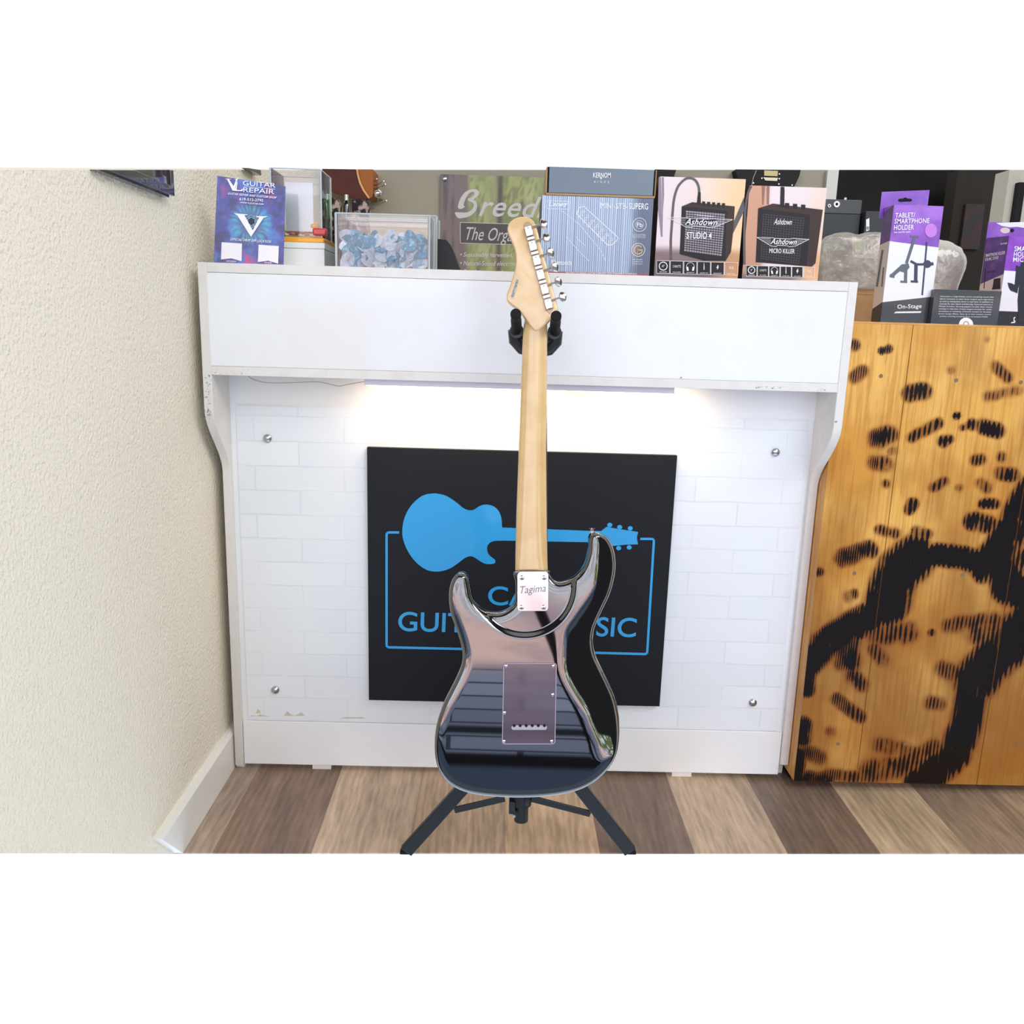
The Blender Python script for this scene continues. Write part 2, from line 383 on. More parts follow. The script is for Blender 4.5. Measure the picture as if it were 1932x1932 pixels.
o = MB().box((at(1820, 400, y=2.58).x, 2.575, b.z), (a.x, 2.598, a.z)).build('wall_poster', mat('dark_red_print', C(56, 26, 26), .6, var=(14, C(34, 26, 24), .4, .6)), origin=(a.x, 2.6, b.z)); tag(o, 'dim dark red notice on the unlit wall of the back room', 'poster')

# picture frame on the left wall
pf = thing('picture_frame', 'black picture frame with its lower corner showing on the cream textured wall', 'picture frame', (-.02, -.18, 1.26))
y1 = at(330, 370, x=-.0).y; zb = at(330, 370, x=-.0).z; zt = at(330, 320, x=0).z
y0 = -.30
m_frame = mat('glossy_black_frame', C(22, 20, 26), .25, coat=.6)
def topz(y, x=-.0): # the wall is only built up to here, the image's upper white band
    a, b_ = at(205, 320, x=x), at(330, 320, x=x); return a.z + (b_.z - a.z) * (y - a.y) / (b_.y - a.y)
def yz(x, P, d): return MB().prism([(x, y, z) for y, z in P], (d, 0, 0))
yc = y1; ycut = at(205, 321, x=0).y
def yat(z): a, b_ = at(205, 320, x=0), at(330, 320, x=0); return a.y + (b_.y - a.y) * (z - a.z) / (b_.z - a.z)
yz(-.02, [(yat(zb - .003), zb - .003), (y1 - .006, zb - .003), (y1 - .006, topz(y1 - .006))], .012).build('backing', m_frame, pf)
yz(-.008, [(yat(zb), zb), (y1, zb), (y1, topz(y1)), (y1 - .014, topz(y1 - .014)), (y1 - .014, zb + .016), (yat(zb + .016), zb + .016)], .008).build('frame_moulding', m_frame, pf, bevel=.0008)
yz(-.008, [(yat(zb + .016), zb + .016), (y1 - .014, zb + .016), (y1 - .014, topz(y1 - .014))], .004).build('picture', mat('dark_photograph', C(44, 30, 44), .1, coat=1, var=(30, C(96, 84, 120), .45, .7)), pf)
q = at(493, 331, x=-.0)
o = MB().prism([(-.019, q.y, q.z), (-.019, q.y, at(493, 320, x=0).z), (-.019, at(470, 320, x=0).y, q.z)], (.019, 0, 0)).build('small_picture_frame', m_frame, bevel=.001, origin=(-.01, q.y, q.z)); tag(o, 'dark picture frame corner further back on the left wall above the poster', 'picture frame')

# ------------------------------------------------------------------ reception counter
W, H, T = 1.28, 1.1205, .018
HB = .9065; D = .107; HL = .1183; DS = .094; DEP = .38
ct = thing('reception_counter', 'white laminate reception counter with scrolled side panels and chipped edges', 'counter', (W / 2, DEP / 2, 0))
sc = [(0, H), (0, .838)] + [(t * 0 + DS * sstep(0, 1, t) if False else DS * (t * t * (3 - 2 * t)), .838 - .142 * t) for t in [i / 14 for i in range(1, 15)]] + [(DS, .012), (DS + .01, 0), (DEP, 0), (DEP, H)]
MB().prism([(0, y, z) for y, z in sc], (T, 0, 0)).build('side_panel', m_white_edge, ct, bevel=.0012)
sc2 = [(y, z) for y, z in sc]; i = sc2.index((DS, .012)); sc2[i:i + 2] = [(DS, .04), (DS + .03, .022), (DS + .034, 0)]
MB().prism([(W - T, y, z) for y, z in sc2], (T, 0, 0)).build('side_panel', m_white_edge, ct, bevel=.0012)
MB().box((T, 0, H - T), (W - T, DEP, H)).build('top_board', m_white_edge, ct, bevel=.0007)
MB().box((T, .0015, HB + T), (W - T, .017, H - T - .0006)).build('fascia_panel', m_white, ct)
MB().box((T, 0, HB), (W - T, D + .02, HB + T - .0004)).build('lower_board', m_white_edge, ct, bevel=.0007)
MB().box((T, D, .03), (W - T, D + .016, HB)).build('back_panel', m_white, ct)
MB().box((T + .001, D - .006, .011), (W - T - .001, D + .0, HL)).build('kick_board', m_white, ct, bevel=.001)
for xa, xb in ((590, 625), (1268, 1305)):
    a = at(xa, 1450, y=D - .002).x; b = at(xb, 1450, y=D - .002).x
    MB().box((a, D - .004, .0), (b, D + .04, .011)).build('foot', m_white_edge, ct)
# wear: chipped edge paint, each chip a flake shape of its own
m_chip = mat('exposed_chipboard', C(150, 150, 152), .8)
def flake(px, py, y, s):
    ch = MB()
    c = at(px, py, y=y); n = random.randint(4, 6); ph = random.random()
    ch.prism([c + Vector((math.cos(2 * PI * k / n + ph) * s * random.uniform(.5, 1.3), -.0003, math.sin(2 * PI * k / n + ph) * s * random.uniform(.3, .8))) for k in range(n)], (0, .0005, 0))
    ch.build('paint_chip', m_chip, ct)
for k in range(46): flake(random.gauss(393, 3.5), random.uniform(705, 792), -.0003, random.uniform(.0008, .0022))
for k in range(14): flake(random.uniform(403, 470), random.uniform(694, 706), -.0003, random.uniform(.0006, .0018))
for k in range(18): flake(random.uniform(1424, 1480), random.gauss(731, 1), -.0003, random.uniform(.0006, .0018))
for k in range(12): flake(random.uniform(1526, 1560), random.gauss(735, 1), -.0003, random.uniform(.0006, .0014))
flake(1285, 712, -.0003, .003); flake(1577, 795, -.0003, .004)

# brick printed board with four studs
m_brick = bpy.data.materials.new('white_brick_print'); m_brick.use_nodes = True
t = m_brick.node_tree; b = t.nodes['Principled BSDF']; b.inputs['Roughness'].default_value = .28
co = t.nodes.new('ShaderNodeTexCoord'); mp = t.nodes.new('ShaderNodeMapping'); mp.inputs['Rotation'].default_value = (PI / 2, 0, 0)
t.links.new(co.outputs['Object'], mp.inputs[0])
nz = t.nodes.new('ShaderNodeTexNoise'); nz.inputs['Scale'].default_value = 14; t.links.new(mp.outputs[0], nz.inputs['Vector'])
vm = t.nodes.new('ShaderNodeVectorMath'); vm.operation = 'MULTIPLY_ADD'; vm.inputs[1].default_value = (.006, .006, .006); t.links.new(nz.outputs['Color'], vm.inputs[0]); t.links.new(mp.outputs[0], vm.inputs[2])
bk = t.nodes.new('ShaderNodeTexBrick'); t.links.new(vm.outputs[0], bk.inputs['Vector']); bk.inputs['Scale'].default_value = 1
bk.inputs['Brick Width'].default_value = .19; bk.inputs['Row Height'].default_value = .0535; bk.inputs['Mortar Size'].default_value = .0022; bk.inputs['Mortar Smooth'].default_value = .6
bk.inputs['Color1'].default_value = C(234, 237, 240); bk.inputs['Color2'].default_value = C(228, 232, 237); bk.inputs['Mortar'].default_value = C(220, 223, 228)
nz2 = t.nodes.new('ShaderNodeTexNoise'); nz2.inputs['Scale'].default_value = 5; t.links.new(mp.outputs[0], nz2.inputs['Vector'])
mr = t.nodes.new('ShaderNodeMapRange'); mr.inputs[1].default_value = .35; mr.inputs[2].default_value = .6; t.links.new(nz2.outputs[0], mr.inputs[0])
mx = t.nodes.new('ShaderNodeMix'); mx.data_type = 'RGBA'; mx.inputs[6].default_value = C(232, 235, 238); t.links.new(mr.outputs[0], mx.inputs[0]); t.links.new(bk.outputs[0], mx.inputs[7]); t.links.new(mx.outputs[2], b.inputs['Base Color'])
bp = t.nodes.new('ShaderNodeBump'); bp.inputs['Strength'].default_value = .15; bp.inputs['Distance'].default_value = .001; bp.invert = True; t.links.new(bk.outputs['Fac'], bp.inputs['Height']); t.links.new(bp.outputs[0], b.inputs['Normal'])
br = thing('brick_print_board', 'white painted brick print board held by four round metal studs under the counter ledge', 'board', (W / 2, D - .003, .1185))
MB().box((.031, D - .0032, .1195), (W - .031, D - .0002, .8375)).build('printed_board', m_brick, br)
for px, py in ((504, 827), (1464, 853), (519, 1302), (1421, 1326)):
    c = at(px, py, y=D - .008)
    MB().tube([(c.x, D - .003, c.z), (c.x, D - .008, c.z), (c.x, D - .0105, c.z), (c.x, D - .0118, c.z)], [.0088, .0088, .006, .0015], 24).build('stud', m_steel, br, smooth=True)
wm_ = mat('peeling_backing', C(205, 190, 172), .8)
for (x0, x1, py, h) in ((470, 510, 1351, 4), (535, 575, 1350, 9), (480, 492, 1345, 9), (640, 690, 1355, 3)):
    pts = [(x0, py)] + [(x0 + (x1 - x0) * k / 6, py - h * random.random()) for k in range(1, 6)] + [(x1, py)]
    MB().prism([at(a, c, y=D - .0034) for a, c in pts], (0, .0002, 0)).build('peeled_patch', wm_, br)

# shop sign
sg = thing('shop_sign', 'square black sign with blue guitar outline logo and lettering behind the guitar', 'sign', (.64, .095, .18))
m_signblack = mat('matte_black_sign', C(27, 29, 34), .5, spec=.2)
m_blue = mat('sky_blue_vinyl', C(54, 160, 222), .16, coat=.8, coat_rough=.1)
MB().box((.309, .090, .181), (.970, .102, .758)).build('sign_board', m_signblack, sg, bevel=.0006)
SF = Face((.3, .090, .2), (1, 0, 0), (0, 0, 1))
def z8(x, y): return (680 + x / 3.116, 830 + y / 3.116)
body = [(440, 312), (500, 325), (560, 362), (600, 395), (625, 408), (645, 412), (668, 408), (695, 390), (722, 380), (750, 379), (785, 390), (812, 415), (828, 455), (832, 500)]
neck = [(834, 513), (1095, 523), (1350, 533), (1415, 534)]
hs = [(1432, 520), (1450, 508), (1478, 515), (1560, 528), (1632, 539), (1625, 575), (1632, 612), (1560, 614), (1480, 622), (1440, 612), (1420, 600)]
neck2 = [(1380, 600), (1095, 595), (850, 590)]
low_ = [(795, 591), (765, 600), (748, 620), (745, 645), (755, 672), (775, 690), (792, 705), (790, 722), (770, 728), (735, 726), (705, 712), (680, 695), (650, 682), (615, 692), (575, 722), (530, 752), (485, 768), (440, 772), (390, 762), (335, 725), (290, 670), (258, 605), (246, 540), (258, 460), (295, 388), (350, 335), (395, 316)]
pts = cr_spline(body, 4, False) + neck + hs + neck2 + cr_spline(low_, 4, False)
SF.poly([z8(*p) for p in pts], 'guitar_logo', m_blue, sg)
for cx, cy in ((1466, 498), (1524, 511), (1586, 518), (1518, 634), (1580, 630)): SF.poly([z8(*q) for q in circ(cx, cy, 15, 14, 13)], 'logo_peg', m_blue, sg)
fr = [(228, 542), (165, 542), (157, 546), (154, 554), (154, 1204), (157, 1214), (165, 1217), (600, 1227), (1100, 1242), (1672, 1257), (1682, 1254), (1686, 1246), (1725, 592), (1723, 583), (1714, 580), (1645, 580)]
SF.polys([[q for q in s_] for s_ in line_strip([z8(*p) for p in fr], 4.4)], 'logo_frame', m_blue, sg)
SF.text('CALI', (921, 1141), (1040, 1144), (921, 1105), m_blue, sg, bold=.01, res=10)
SF.text('GUITARS & MUSIC', (751, 1190), (1199, 1202), (752, 1153), m_blue, sg, bold=.01, res=10)

# under-ledge light bar and its wire
a = at(688, 722, y=.06); b = at(1272, 736, y=.06)
lt = thing('light_bar', 'slim white light bar glowing warm under the counter ledge', 'light', ((a.x + b.x) / 2, .06, HB - .0))
ax = at(688, 715, y=.03).x; bx = at(1272, 733, y=.03).x
MB().box((ax, .026, HB - .0135), (bx, .05, HB - .0002)).build('housing', mat('lamp_housing', C(225, 222, 232), .4), lt, bevel=.001)
m_led = mat('warm_diffuser', C(255, 240, 215), .5, emit=(1, .78, .52, 1), estr=7)
MB().box((ax + .004, .029, HB - .0145), (bx - .004, .048, HB - .0136)).build('diffuser', m_led, lt)
for f_, e_ in ((.17, .55), (.5, .5), (.93, .42)):
    ll = bpy.data.lights.new('lamp_glow', 'AREA'); ll.shape = 'RECTANGLE'; ll.size = .16; ll.size_y = .016; ll.energy = e_ * .9; ll.color = (1, .74, .46)
    l2 = bpy.data.objects.new('lamp_glow', ll); COL.objects.link(l2); l2.parent = lt
    l2.location = Vector((ax + (bx - ax) * f_, .040, HB - .0155)) - WM[lt.name].translation; l2.rotation_euler = (math.radians(28), 0, 0)
wp = [(468, 709), (480, 716), (500, 721), (530, 722), (560, 721), (600, 720), (625, 725), (640, 728), (660, 724), (690, 719)]
MB().tube([at(x, y, y=.05) for x, y in cr_spline(wp, 4, False)], .0009, 6).build('power_wire', mat('clear_grey_wire', C(170, 164, 158), .4), origin=at(468, 709, y=.05))
tag(bpy.data.objects['power_wire'], 'thin pale wire hanging from the counter ledge to the light bar', 'wire')

# ------------------------------------------------------------------ charred wood counter on the right
SK = []
def stroke(pts, r, s=1.0): SK.append(([(p if isinstance(p, tuple) else p) for p in pts], r, s))
stroke([(1945, 930), (1915, 990), (1888, 1035), (1860, 1068)], 19)
stroke([(1900, 1080), (1862, 1066), (1820, 1052), (1770, 1046), (1725, 1052)], 13)
stroke([(1725, 1052), (1698, 1075), (1682, 1110), (1672, 1140)], 25)
stroke([(1672, 1142), (1630, 1170), (1590, 1192), (1553, 1218), (1528, 1246)], 17)
stroke([(1598, 1200), (1600, 1245)], 17, .9); stroke([(1522, 1225), (1524, 1300)], 9)
stroke([(1512, 1370), (1512, 1388)], 12); stroke([(1504, 1425), (1500, 1472)], 10); stroke([(1500, 1466), (1560, 1470)], 10, .9)
stroke([(1560, 1462), (1640, 1468)], 9, .6)
stroke([(1945, 1170), (1905, 1215), (1868, 1250), (1840, 1285)], 24); stroke([(1840, 1285), (1828, 1340), (1815, 1390), (1800, 1425)], 18)
stroke([(1800, 1425), (1770, 1450), (1735, 1475)], 18)
stroke([(1945, 1125), (1905, 1110), (1890, 1075)], 20); stroke([(1945, 1060), (1915, 1050)], 14, .8)
for a in [([(1590, 1052), (1640, 1036)], 12, .85), ([(1655, 1195), (1715, 1192)], 15, .62), ([(1650, 1225), (1665, 1245)], 10, .6), ([(1790, 1180), (1875, 1168)], 11, .62), ([(1845, 1195), (1878, 1190)], 18, .6), ([(1780, 1262), (1800, 1272)], 12, .6), ([(1755, 1325), (1772, 1328)], 10, .62), ([(1578, 1318), (1622, 1352)], 9, .72),
          ([(1608, 1275), (1625, 1290)], 11, .7), ([(1568, 1380)], 8, .55), ([(1660, 1405), (1720, 1420)], 12, .5), ([(1640, 1455), (1740, 1440)], 16, .66), ([(1690, 1445), (1760, 1410)], 12, .66), ([(1525, 1420), (1545, 1430)], 11, .62), ([(1840, 1330), (1850, 1250)], 9, .55), ([(1600, 1125)], 9, .45), ([(1612, 1120)], 7, .8),
          ([(1611, 651)], 8, .95), ([(1664, 661)], 5, .95), ([(1676, 658)], 6, .95), ([(1612, 712), (1628, 700)], 9, .6), ([(1717, 742), (1742, 738)], 11, .88), ([(1795, 698)], 7, .38), ([(1878, 690), (1900, 712)], 8, .6), ([(1862, 748), (1920, 736)], 8, .45), ([(1656, 828), (1676, 820)], 13, .78), ([(1720, 825), (1770, 798)], 8, .6),
          ([(1780, 833)], 8, .92), ([(1792, 828)], 6, .8), ([(1805, 784)], 5, .85), ([(1816, 807)], 5, .8), ([(1834, 801)], 8, .75), ([(1855, 804), (1882, 812)], 10, .9), ([(1650, 872), (1672, 876)], 11, .6), ([(1684, 850)], 8, .5), ([(1840, 868), (1850, 866)], 8, .65), ([(1890, 862)], 8, .6), ([(1888, 892), (1912, 896)], 9, .88),
          ([(1760, 920), (1782, 908)], 7, .6), ([(1810, 920)], 6, .65), ([(1716, 960), (1722, 950)], 8, .85), ([(1855, 950), (1878, 950)], 7, .8), ([(1835, 983), (1862, 988)], 12, .92), ([(1850, 912), (1862, 920)], 9, .5), ([(1660, 1000), (1690, 1006)], 8, .6), ([(1730, 1002), (1750, 1008)], 8, .6), ([(1672, 912)], 7, .45), ([(1862, 640)], 5, .45), ([(1546, 1079)], 6, .98), ([(1522, 1397)], 4, .9), ([(1505, 1403)], 4, .9), ([(1757, 1193)], 5, .8)]:
    stroke(*a)
def segd(p, a, b):
    ax, ay = a; bx, by = b; dx, dy = bx - ax, by - ay; L = dx * dx + dy * dy
    t = 0 if L == 0 else max(0, min(1, ((p[0] - ax) * dx + (p[1] - ay) * dy) / L))
    return math.hypot(p[0] - ax - dx * t, p[1] - ay - dy * t)
def charv(px, py):
    best = 0
    for pts, r, s in SK:
        x0 = min(q[0] for q in pts) - 3 * r; x1 = max(q[0] for q in pts) + 3 * r; y0 = min(q[1] for q in pts) - 3 * r; y1 = max(q[1] for q in pts) + 3 * r
        if not (x0 < px < x1 and y0 < py < y1): continue
        dd = min(segd((px, py), a, b) for a, b in zip(pts, pts[1:])) if len(pts) > 1 else segd((px, py), pts[0], pts[0])
        rr_ = r * 1.0; best = max(best, (1.25 if s == 1.0 else s) * (1 - sstep(rr_ * (.6 if s == 1.0 else .3), rr_ * 2.4, dd)))
    if best > .02: best = max(0, best * (1.08 + .55 * fbm(px * .055, py * .03, 4)))
    return best
m_wood = bpy.data.materials.new('charred_varnished_pine'); m_wood.use_nodes = True
t = m_wood.node_tree; b = t.nodes['Principled BSDF']; b.inputs['Roughness'].default_value = .3; b.inputs['Coat Weight'].default_value = .3; b.inputs['Coat Roughness'].default_value = .1; b.inputs['Specular IOR Level'].default_value = .15
def tn(ty, **k):
    n = t.nodes.new(ty)
    for a, v in k.items(): setattr(n, a, v)
    return n
def tm(op, *a):
    n = tn('ShaderNodeMath', operation=op)
    for i, v in enumerate(a):
        if isinstance(v, bpy.types.NodeSocket): t.links.new(v, n.inputs[i])
        else: n.inputs[i].default_value = v
    return n.outputs[0]
def tmix(f, a, c):
    n = tn('ShaderNodeMix', data_type='RGBA')
    for i, v in ((0, f), (6, a), (7, c)):
        if isinstance(v, bpy.types.NodeSocket): t.links.new(v, n.inputs[i])
        else: n.inputs[i].default_value = v
    return n.outputs[2]
def trange(v, a, c, d=0.0, e=1.0, sm=True):
    n = tn('ShaderNodeMapRange', interpolation_type='SMOOTHSTEP' if sm else 'LINEAR'); t.links.new(v, n.inputs[0])
    for i, q in enumerate((a, c, d, e)): n.inputs[i + 1].default_value = q
    return n.outputs[0]
co = tn('ShaderNodeTexCoord'); at_n = tn('ShaderNodeAttribute', attribute_name='Col'); sp = tn('ShaderNodeSeparateXYZ'); t.links.new(co.outputs['Object'], sp.inputs[0]); sc_ = tn('ShaderNodeSeparateColor'); t.links.new(at_n.outputs['Color'], sc_.inputs[0])
char = sc_.outputs[0]
mpn = tn('ShaderNodeMapping'); mpn.inputs['Scale'].default_value = (1, 1, .16); t.links.new(co.outputs['Object'], mpn.inputs[0])
wn = tn('ShaderNodeTexNoise'); wn.inputs['Scale'].default_value = 9; wn.inputs['Detail'].default_value = 2; t.links.new(mpn.outputs[0], wn.inputs['Vector'])
fine = tm('LESS_THAN', sp.outputs[0], 1.388 - 1.62)
stripe = tm('SINE', tm('ADD', tm('MULTIPLY', sp.outputs[0], tm('MULTIPLY_ADD', fine, 560.0, 640.0)), tm('MULTIPLY', wn.outputs[0], 26.0)))
st01 = tm('MULTIPLY_ADD', stripe, .5, .5)
fn_ = tn('ShaderNodeTexNoise'); fn_.inputs['Scale'].default_value = 60; fn_.inputs['Detail'].default_value = 4; t.links.new(mpn.outputs[0], fn_.inputs['Vector'])
bn = tn('ShaderNodeTexNoise'); bn.inputs['Scale'].default_value = 5; bn.inputs['Detail'].default_value = 3; t.links.new(co.outputs['Object'], bn.inputs['Vector'])
woodc = tmix(trange(bn.outputs[0], .35, .65), C(236, 186, 100), C(210, 150, 66))
woodc = tmix(tm('MULTIPLY', trange(st01, .55, 1.0), .13), woodc, C(176, 112, 44))
woodc = tmix(tm('MULTIPLY', trange(fn_.outputs[0], .45, .65), .3), woodc, C(188, 128, 60))
gm = tn('ShaderNodeMapping'); gm.inputs['Scale'].default_value = (1, 1, .04); t.links.new(co.outputs['Object'], gm.inputs[0])
gn = tn('ShaderNodeTexNoise'); gn.inputs['Scale'].default_value = 150; gn.inputs['Detail'].default_value = 3; t.links.new(gm.outputs[0], gn.inputs['Vector'])
woodc = tmix(tm('MULTIPLY', trange(gn.outputs[0], .48, .64), .5), woodc, C(184, 118, 46))
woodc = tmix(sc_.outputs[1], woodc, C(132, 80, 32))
fade = trange(char, .03, .55)
woodc = tmix(tm('MULTIPLY', fade, .8), woodc, C(118, 60, 20))
hard = trange(tm('ADD', char, tm('MULTIPLY', tm('SUBTRACT', st01, .5), .45)), .46, .80)
final = tmix(hard, woodc, C(20, 11, 8))
t.links.new(final, b.inputs['Base Color'])
WY = .055; WX0 = 1.2815; WZ0 = at(1700, 1477, y=WY).z; WZ1 = at(1700, 612, y=WY).z
wc = thing('wood_counter', 'varnished pine counter front with scorched black tiger burns beside the white counter', 'counter', (1.62, WY + .2, 0))
seams = [WX0, at(1722, 640, y=WY).x * .5 + at(1618, 1440, y=WY).x * .5, at(1874, 1280, y=WY).x * .6 + at(1845, 1478, y=WY).x * .4, 1.98]
for xa, xb in zip(seams, seams[1:]):
    xb -= .0014
    nx = int((xb - xa) / .0045); nz_ = int((WZ1 - WZ0) / .0055)
    V = []; cols = []
    for j in range(nz_ + 1):
        for i in range(nx + 1):
            P = Vector((xa + (xb - xa) * i / nx, WY, WZ0 + (WZ1 - WZ0) * j / nz_)); V.append(P)
            px, py = proj(P)
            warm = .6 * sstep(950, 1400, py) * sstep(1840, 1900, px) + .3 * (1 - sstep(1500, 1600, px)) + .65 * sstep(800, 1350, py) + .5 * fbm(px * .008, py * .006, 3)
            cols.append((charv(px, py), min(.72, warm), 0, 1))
    Fc = [(j * (nx + 1) + i, j * (nx + 1) + i + 1, (j + 1) * (nx + 1) + i + 1, (j + 1) * (nx + 1) + i) for j in range(nz_) for i in range(nx)]
    # plank sides and back
    k = len(V); V += [Vector((xa, WY, WZ0)), Vector((xb, WY, WZ0)), Vector((xb, WY, WZ1)), Vector((xa, WY, WZ1)), Vector((xa, WY + .024, WZ0)), Vector((xb, WY + .024, WZ0)), Vector((xb, WY + .024, WZ1)), Vector((xa, WY + .024, WZ1))]
    cols += [(0, .3, 0, 1)] * 8
    Fc += [(k, k + 4, k + 5, k + 1), (k + 1, k + 5, k + 6, k + 2), (k + 2, k + 6, k + 7, k + 3), (k + 3, k + 7, k + 4, k), (k + 4, k + 7, k + 6, k + 5)]
    mb = MB().add(V, Fc); mb.c['Col'] = cols
    mb.build('front_plank', m_wood, wc, fix=False)
m_plainwood = mat('pine_edge', C(214, 160, 90), .4, var=(20, C(196, 138, 70), .4, .7))
MB().box((WX0, WY + .0, WZ1 + .0002), (1.98, WY + .42, WZ1 + .004)).build('top', m_plainwood, wc)
MB().box((WX0 + .01, WY + .05, 0), (1.97, WY + .4, WZ0 + .03)).build('plinth', m_dark, wc)
MB().box((WX0, WY + .025, WZ0), (1.98, WY + .40, WZ1)).build('body', m_plainwood, wc)
pm = mat('filled_screw_hole', C(128, 104, 74), .5)
for px, py in ((1662, 709), (1804, 717), (1926, 721), (1612, 1081), (1816, 1084), (1581, 1403), (1708, 1403), (1919, 1403)):
    c = at(px, py, y=WY); MB().tube([(c.x, WY + .002, c.z), (c.x, WY - .0004, c.z)], .0042, 16).build('screw_plug', pm, wc)

# ------------------------------------------------------------------ electric guitar seen from behind
GZ = 1.47
def G(px, py, w=0.0): return CAM + ray(px, py) * (GZ - w)
S = GZ / F
OUT = [(973, 1078), (972, 1100), (972, 1125), (970, 1138), (961, 1148), (945, 1156), (925, 1156), (911, 1151), (898, 1139), (890, 1124), (887, 1108), (884, 1093), (879, 1084), (871, 1080), (862, 1082), (853, 1092), (848, 1106), (846, 1123), (847, 1142), (850, 1160), (857, 1180), (864, 1200), (869, 1218), (872, 1238), (869, 1258), (860, 1280), (848, 1304), (837, 1326), (828, 1350), (822, 1372), (819, 1396), (819.5, 1424), (824, 1448), (833, 1466), (846, 1481), (866, 1493), (892, 1501), (930, 1506), (985, 1508), (1038, 1505), (1078, 1498), (1106, 1488), (1131, 1472), (1150, 1452), (1163, 1430), (1170, 1406), (1173, 1378), (1170, 1348), (1163, 1320), (1150, 1290), (1136, 1261), (1126, 1238), (1122, 1215), (1124, 1192), (1132, 1170), (1143, 1146), (1154, 1122), (1162, 1093), (1165, 1066), (1161, 1037), (1150, 1016), (1136, 1007), (1124, 1004), (1116, 1007), (1112, 1018), (1111, 1036), (1107, 1055), (1100, 1072), (1087, 1087), (1070, 1096), (1054, 1098), (1043, 1092), (1037, 1083), (1034, 1077)]
outl = cr_spline(OUT, 5)
def inset(poly, d):
    n = len(poly); r = []
    for i in range(n):
        x0, y0 = poly[i - 1]; x1, y1 = poly[(i + 1) % n]; L = math.hypot(x1 - x0, y1 - y0) or 1
        nx, ny = (y1 - y0) / L, -(x1 - x0) / L
        r.append((poly[i][0] + nx * d, poly[i][1] + ny * d))
    return r
area = sum(outl[i - 1][0] * outl[i][1] - outl[i][0] * outl[i - 1][1] for i in range(len(outl)))
sgn = 1 if math.hypot(0, 0) == 0 else 1
def inside(x, y, poly):
    c = False; n = len(poly); j = n - 1
    for i in range(n):
        xi, yi = poly[i]; xj, yj = poly[j]
        if (yi > y) != (yj > y) and x < (xj - xi) * (y - yi) / (yj - yi) + xi: c = not c
        j = i
    return c
tp = inset(outl, 2)[100]
if not inside(tp[0], tp[1], outl): sgn = -1
def dist_out(x, y):
    m = 1e9
    for i in range(len(outl)):
        x0, y0 = outl[i - 1]
        if abs(x0 - x) > m + 12 or abs(y0 - y) > m + 12: continue
        m = min(m, segd((x, y), outl[i - 1], outl[i]))
    return m
CREASE = [(1133, 990), (1128, 1019), (1126, 1071), (1117, 1119), (1089, 1163), (1070, 1193), (1065, 1226), (1067, 1267), (1083, 1302), (1104, 1336), (1114, 1360), (1122, 1385), (1126, 1420), (1128, 1520)]
crs = cr_spline(CREASE, 6, False)
def crease_d(x, y):
    d = min(segd((x, y), a, c) for a, c in zip(crs, crs[1:]))
    # side by the curve's x at this y
    for (xa, ya), (xb, yb) in zip(crs, crs[1:]):
        if ya <= y <= yb or yb <= y <= ya:
            xc = xa + (xb - xa) * (y - ya) / ((yb - ya) or 1); return d if x > xc else -d
    return -50
def wback(x, y, d):
    w = 0.0
    r = 8.0
    if d < r: w -= (r - math.sqrt(max(0, r * r - (r - d) ** 2))) * S
    if d < 22: w -= 4.6 * (1 - d / 22) ** 2.6 * S
    cd = crease_d(x, y)
    soft = 3.0; g = soft * math.log(1 + math.exp(max(-20, min(20, cd / soft)))) if cd < 60 else cd
    w -= g * math.tan(math.radians(25)) * S * (1 - sstep(1360, 1440, y)) * .95
    # arc-shaped heel scoop around the neck plate
    rr = math.hypot(x - 990, (y - 1105)); 
    if y > 1000: w -= .0065 * (1 - sstep(86, 100, rr)) * (1 - .0)
    # slight carve on the lower left horn
    return max(w, -.030)
cand = list(outl); ncon = len(cand); edges = [(i, (i + 1) % ncon) for i in range(ncon)]
offs = [0.35, 1.0, 2.0, 3.2, 4.8, 6.4, 8.2, 10.5, 13.0]
dl = [0.0] * ncon
for of in offs:
    ins_ = inset(outl, of * sgn)
    for i in range(0, ncon, 1 if of < 9 else 2):
        x, y = ins_[i]
        if not inside(x, y, outl): continue
        dd = dist_out(x, y)
        if dd > of * .93: cand.append((x, y)); dl.append(dd)
stp = 3.1
for rr0 in (81, 83.5, 85.5, 87.5, 89.5, 91.5, 93.5, 95.5, 97.5, 99.5, 101.5, 104):
    nn = int(2 * PI * rr0 / 2.4)
    for k in range(nn):
        x, y = 990 + rr0 * math.cos(2 * PI * k / nn), 1105 + rr0 * math.sin(2 * PI * k / nn)
        if y > 1020 and inside(x, y, outl):
            dd = dist_out(x, y)
            if dd > 15: cand.append((x, y)); dl.append(dd)
gy = 1000
while gy < 1510:
    gx = 815 + (stp / 2 if int(round((gy - 1000) / stp)) % 2 else 0)
    while gx < 1178:
        rr0 = math.hypot(gx - 990, gy - 1105)
        if inside(gx, gy, outl) and not (gy > 1020 and 80 < rr0 < 106):
            dd = dist_out(gx, gy)
            if dd > 15: cand.append((gx, gy)); dl.append(dd)
        gx += stp
    gy += stp
cv, ce, cf, ov, oe, of_ = geometry.delaunay_2d_cdt([Vector(c) for c in cand], edges, [], 1, 1e-4)
gb = thing('electric_guitar', 'glossy black double cutaway electric guitar hanging back to front on a black stand', 'guitar', G(985, 1508, -.03), rot=Matrix((CR, CF, CU)).transposed())
NV = len(cv); VV = []; FF = [list(f) for f in cf]
dcache = []
for i, v in enumerate(cv):
    src = ov[i][0] if ov[i] else None
    d = dl[src] if src is not None else dist_out(v.x, v.y)
    VV.append(G(v.x, v.y, 0) - CF * (wback(v.x, v.y, d) * 1.0) * 1.0)
bidx = {}
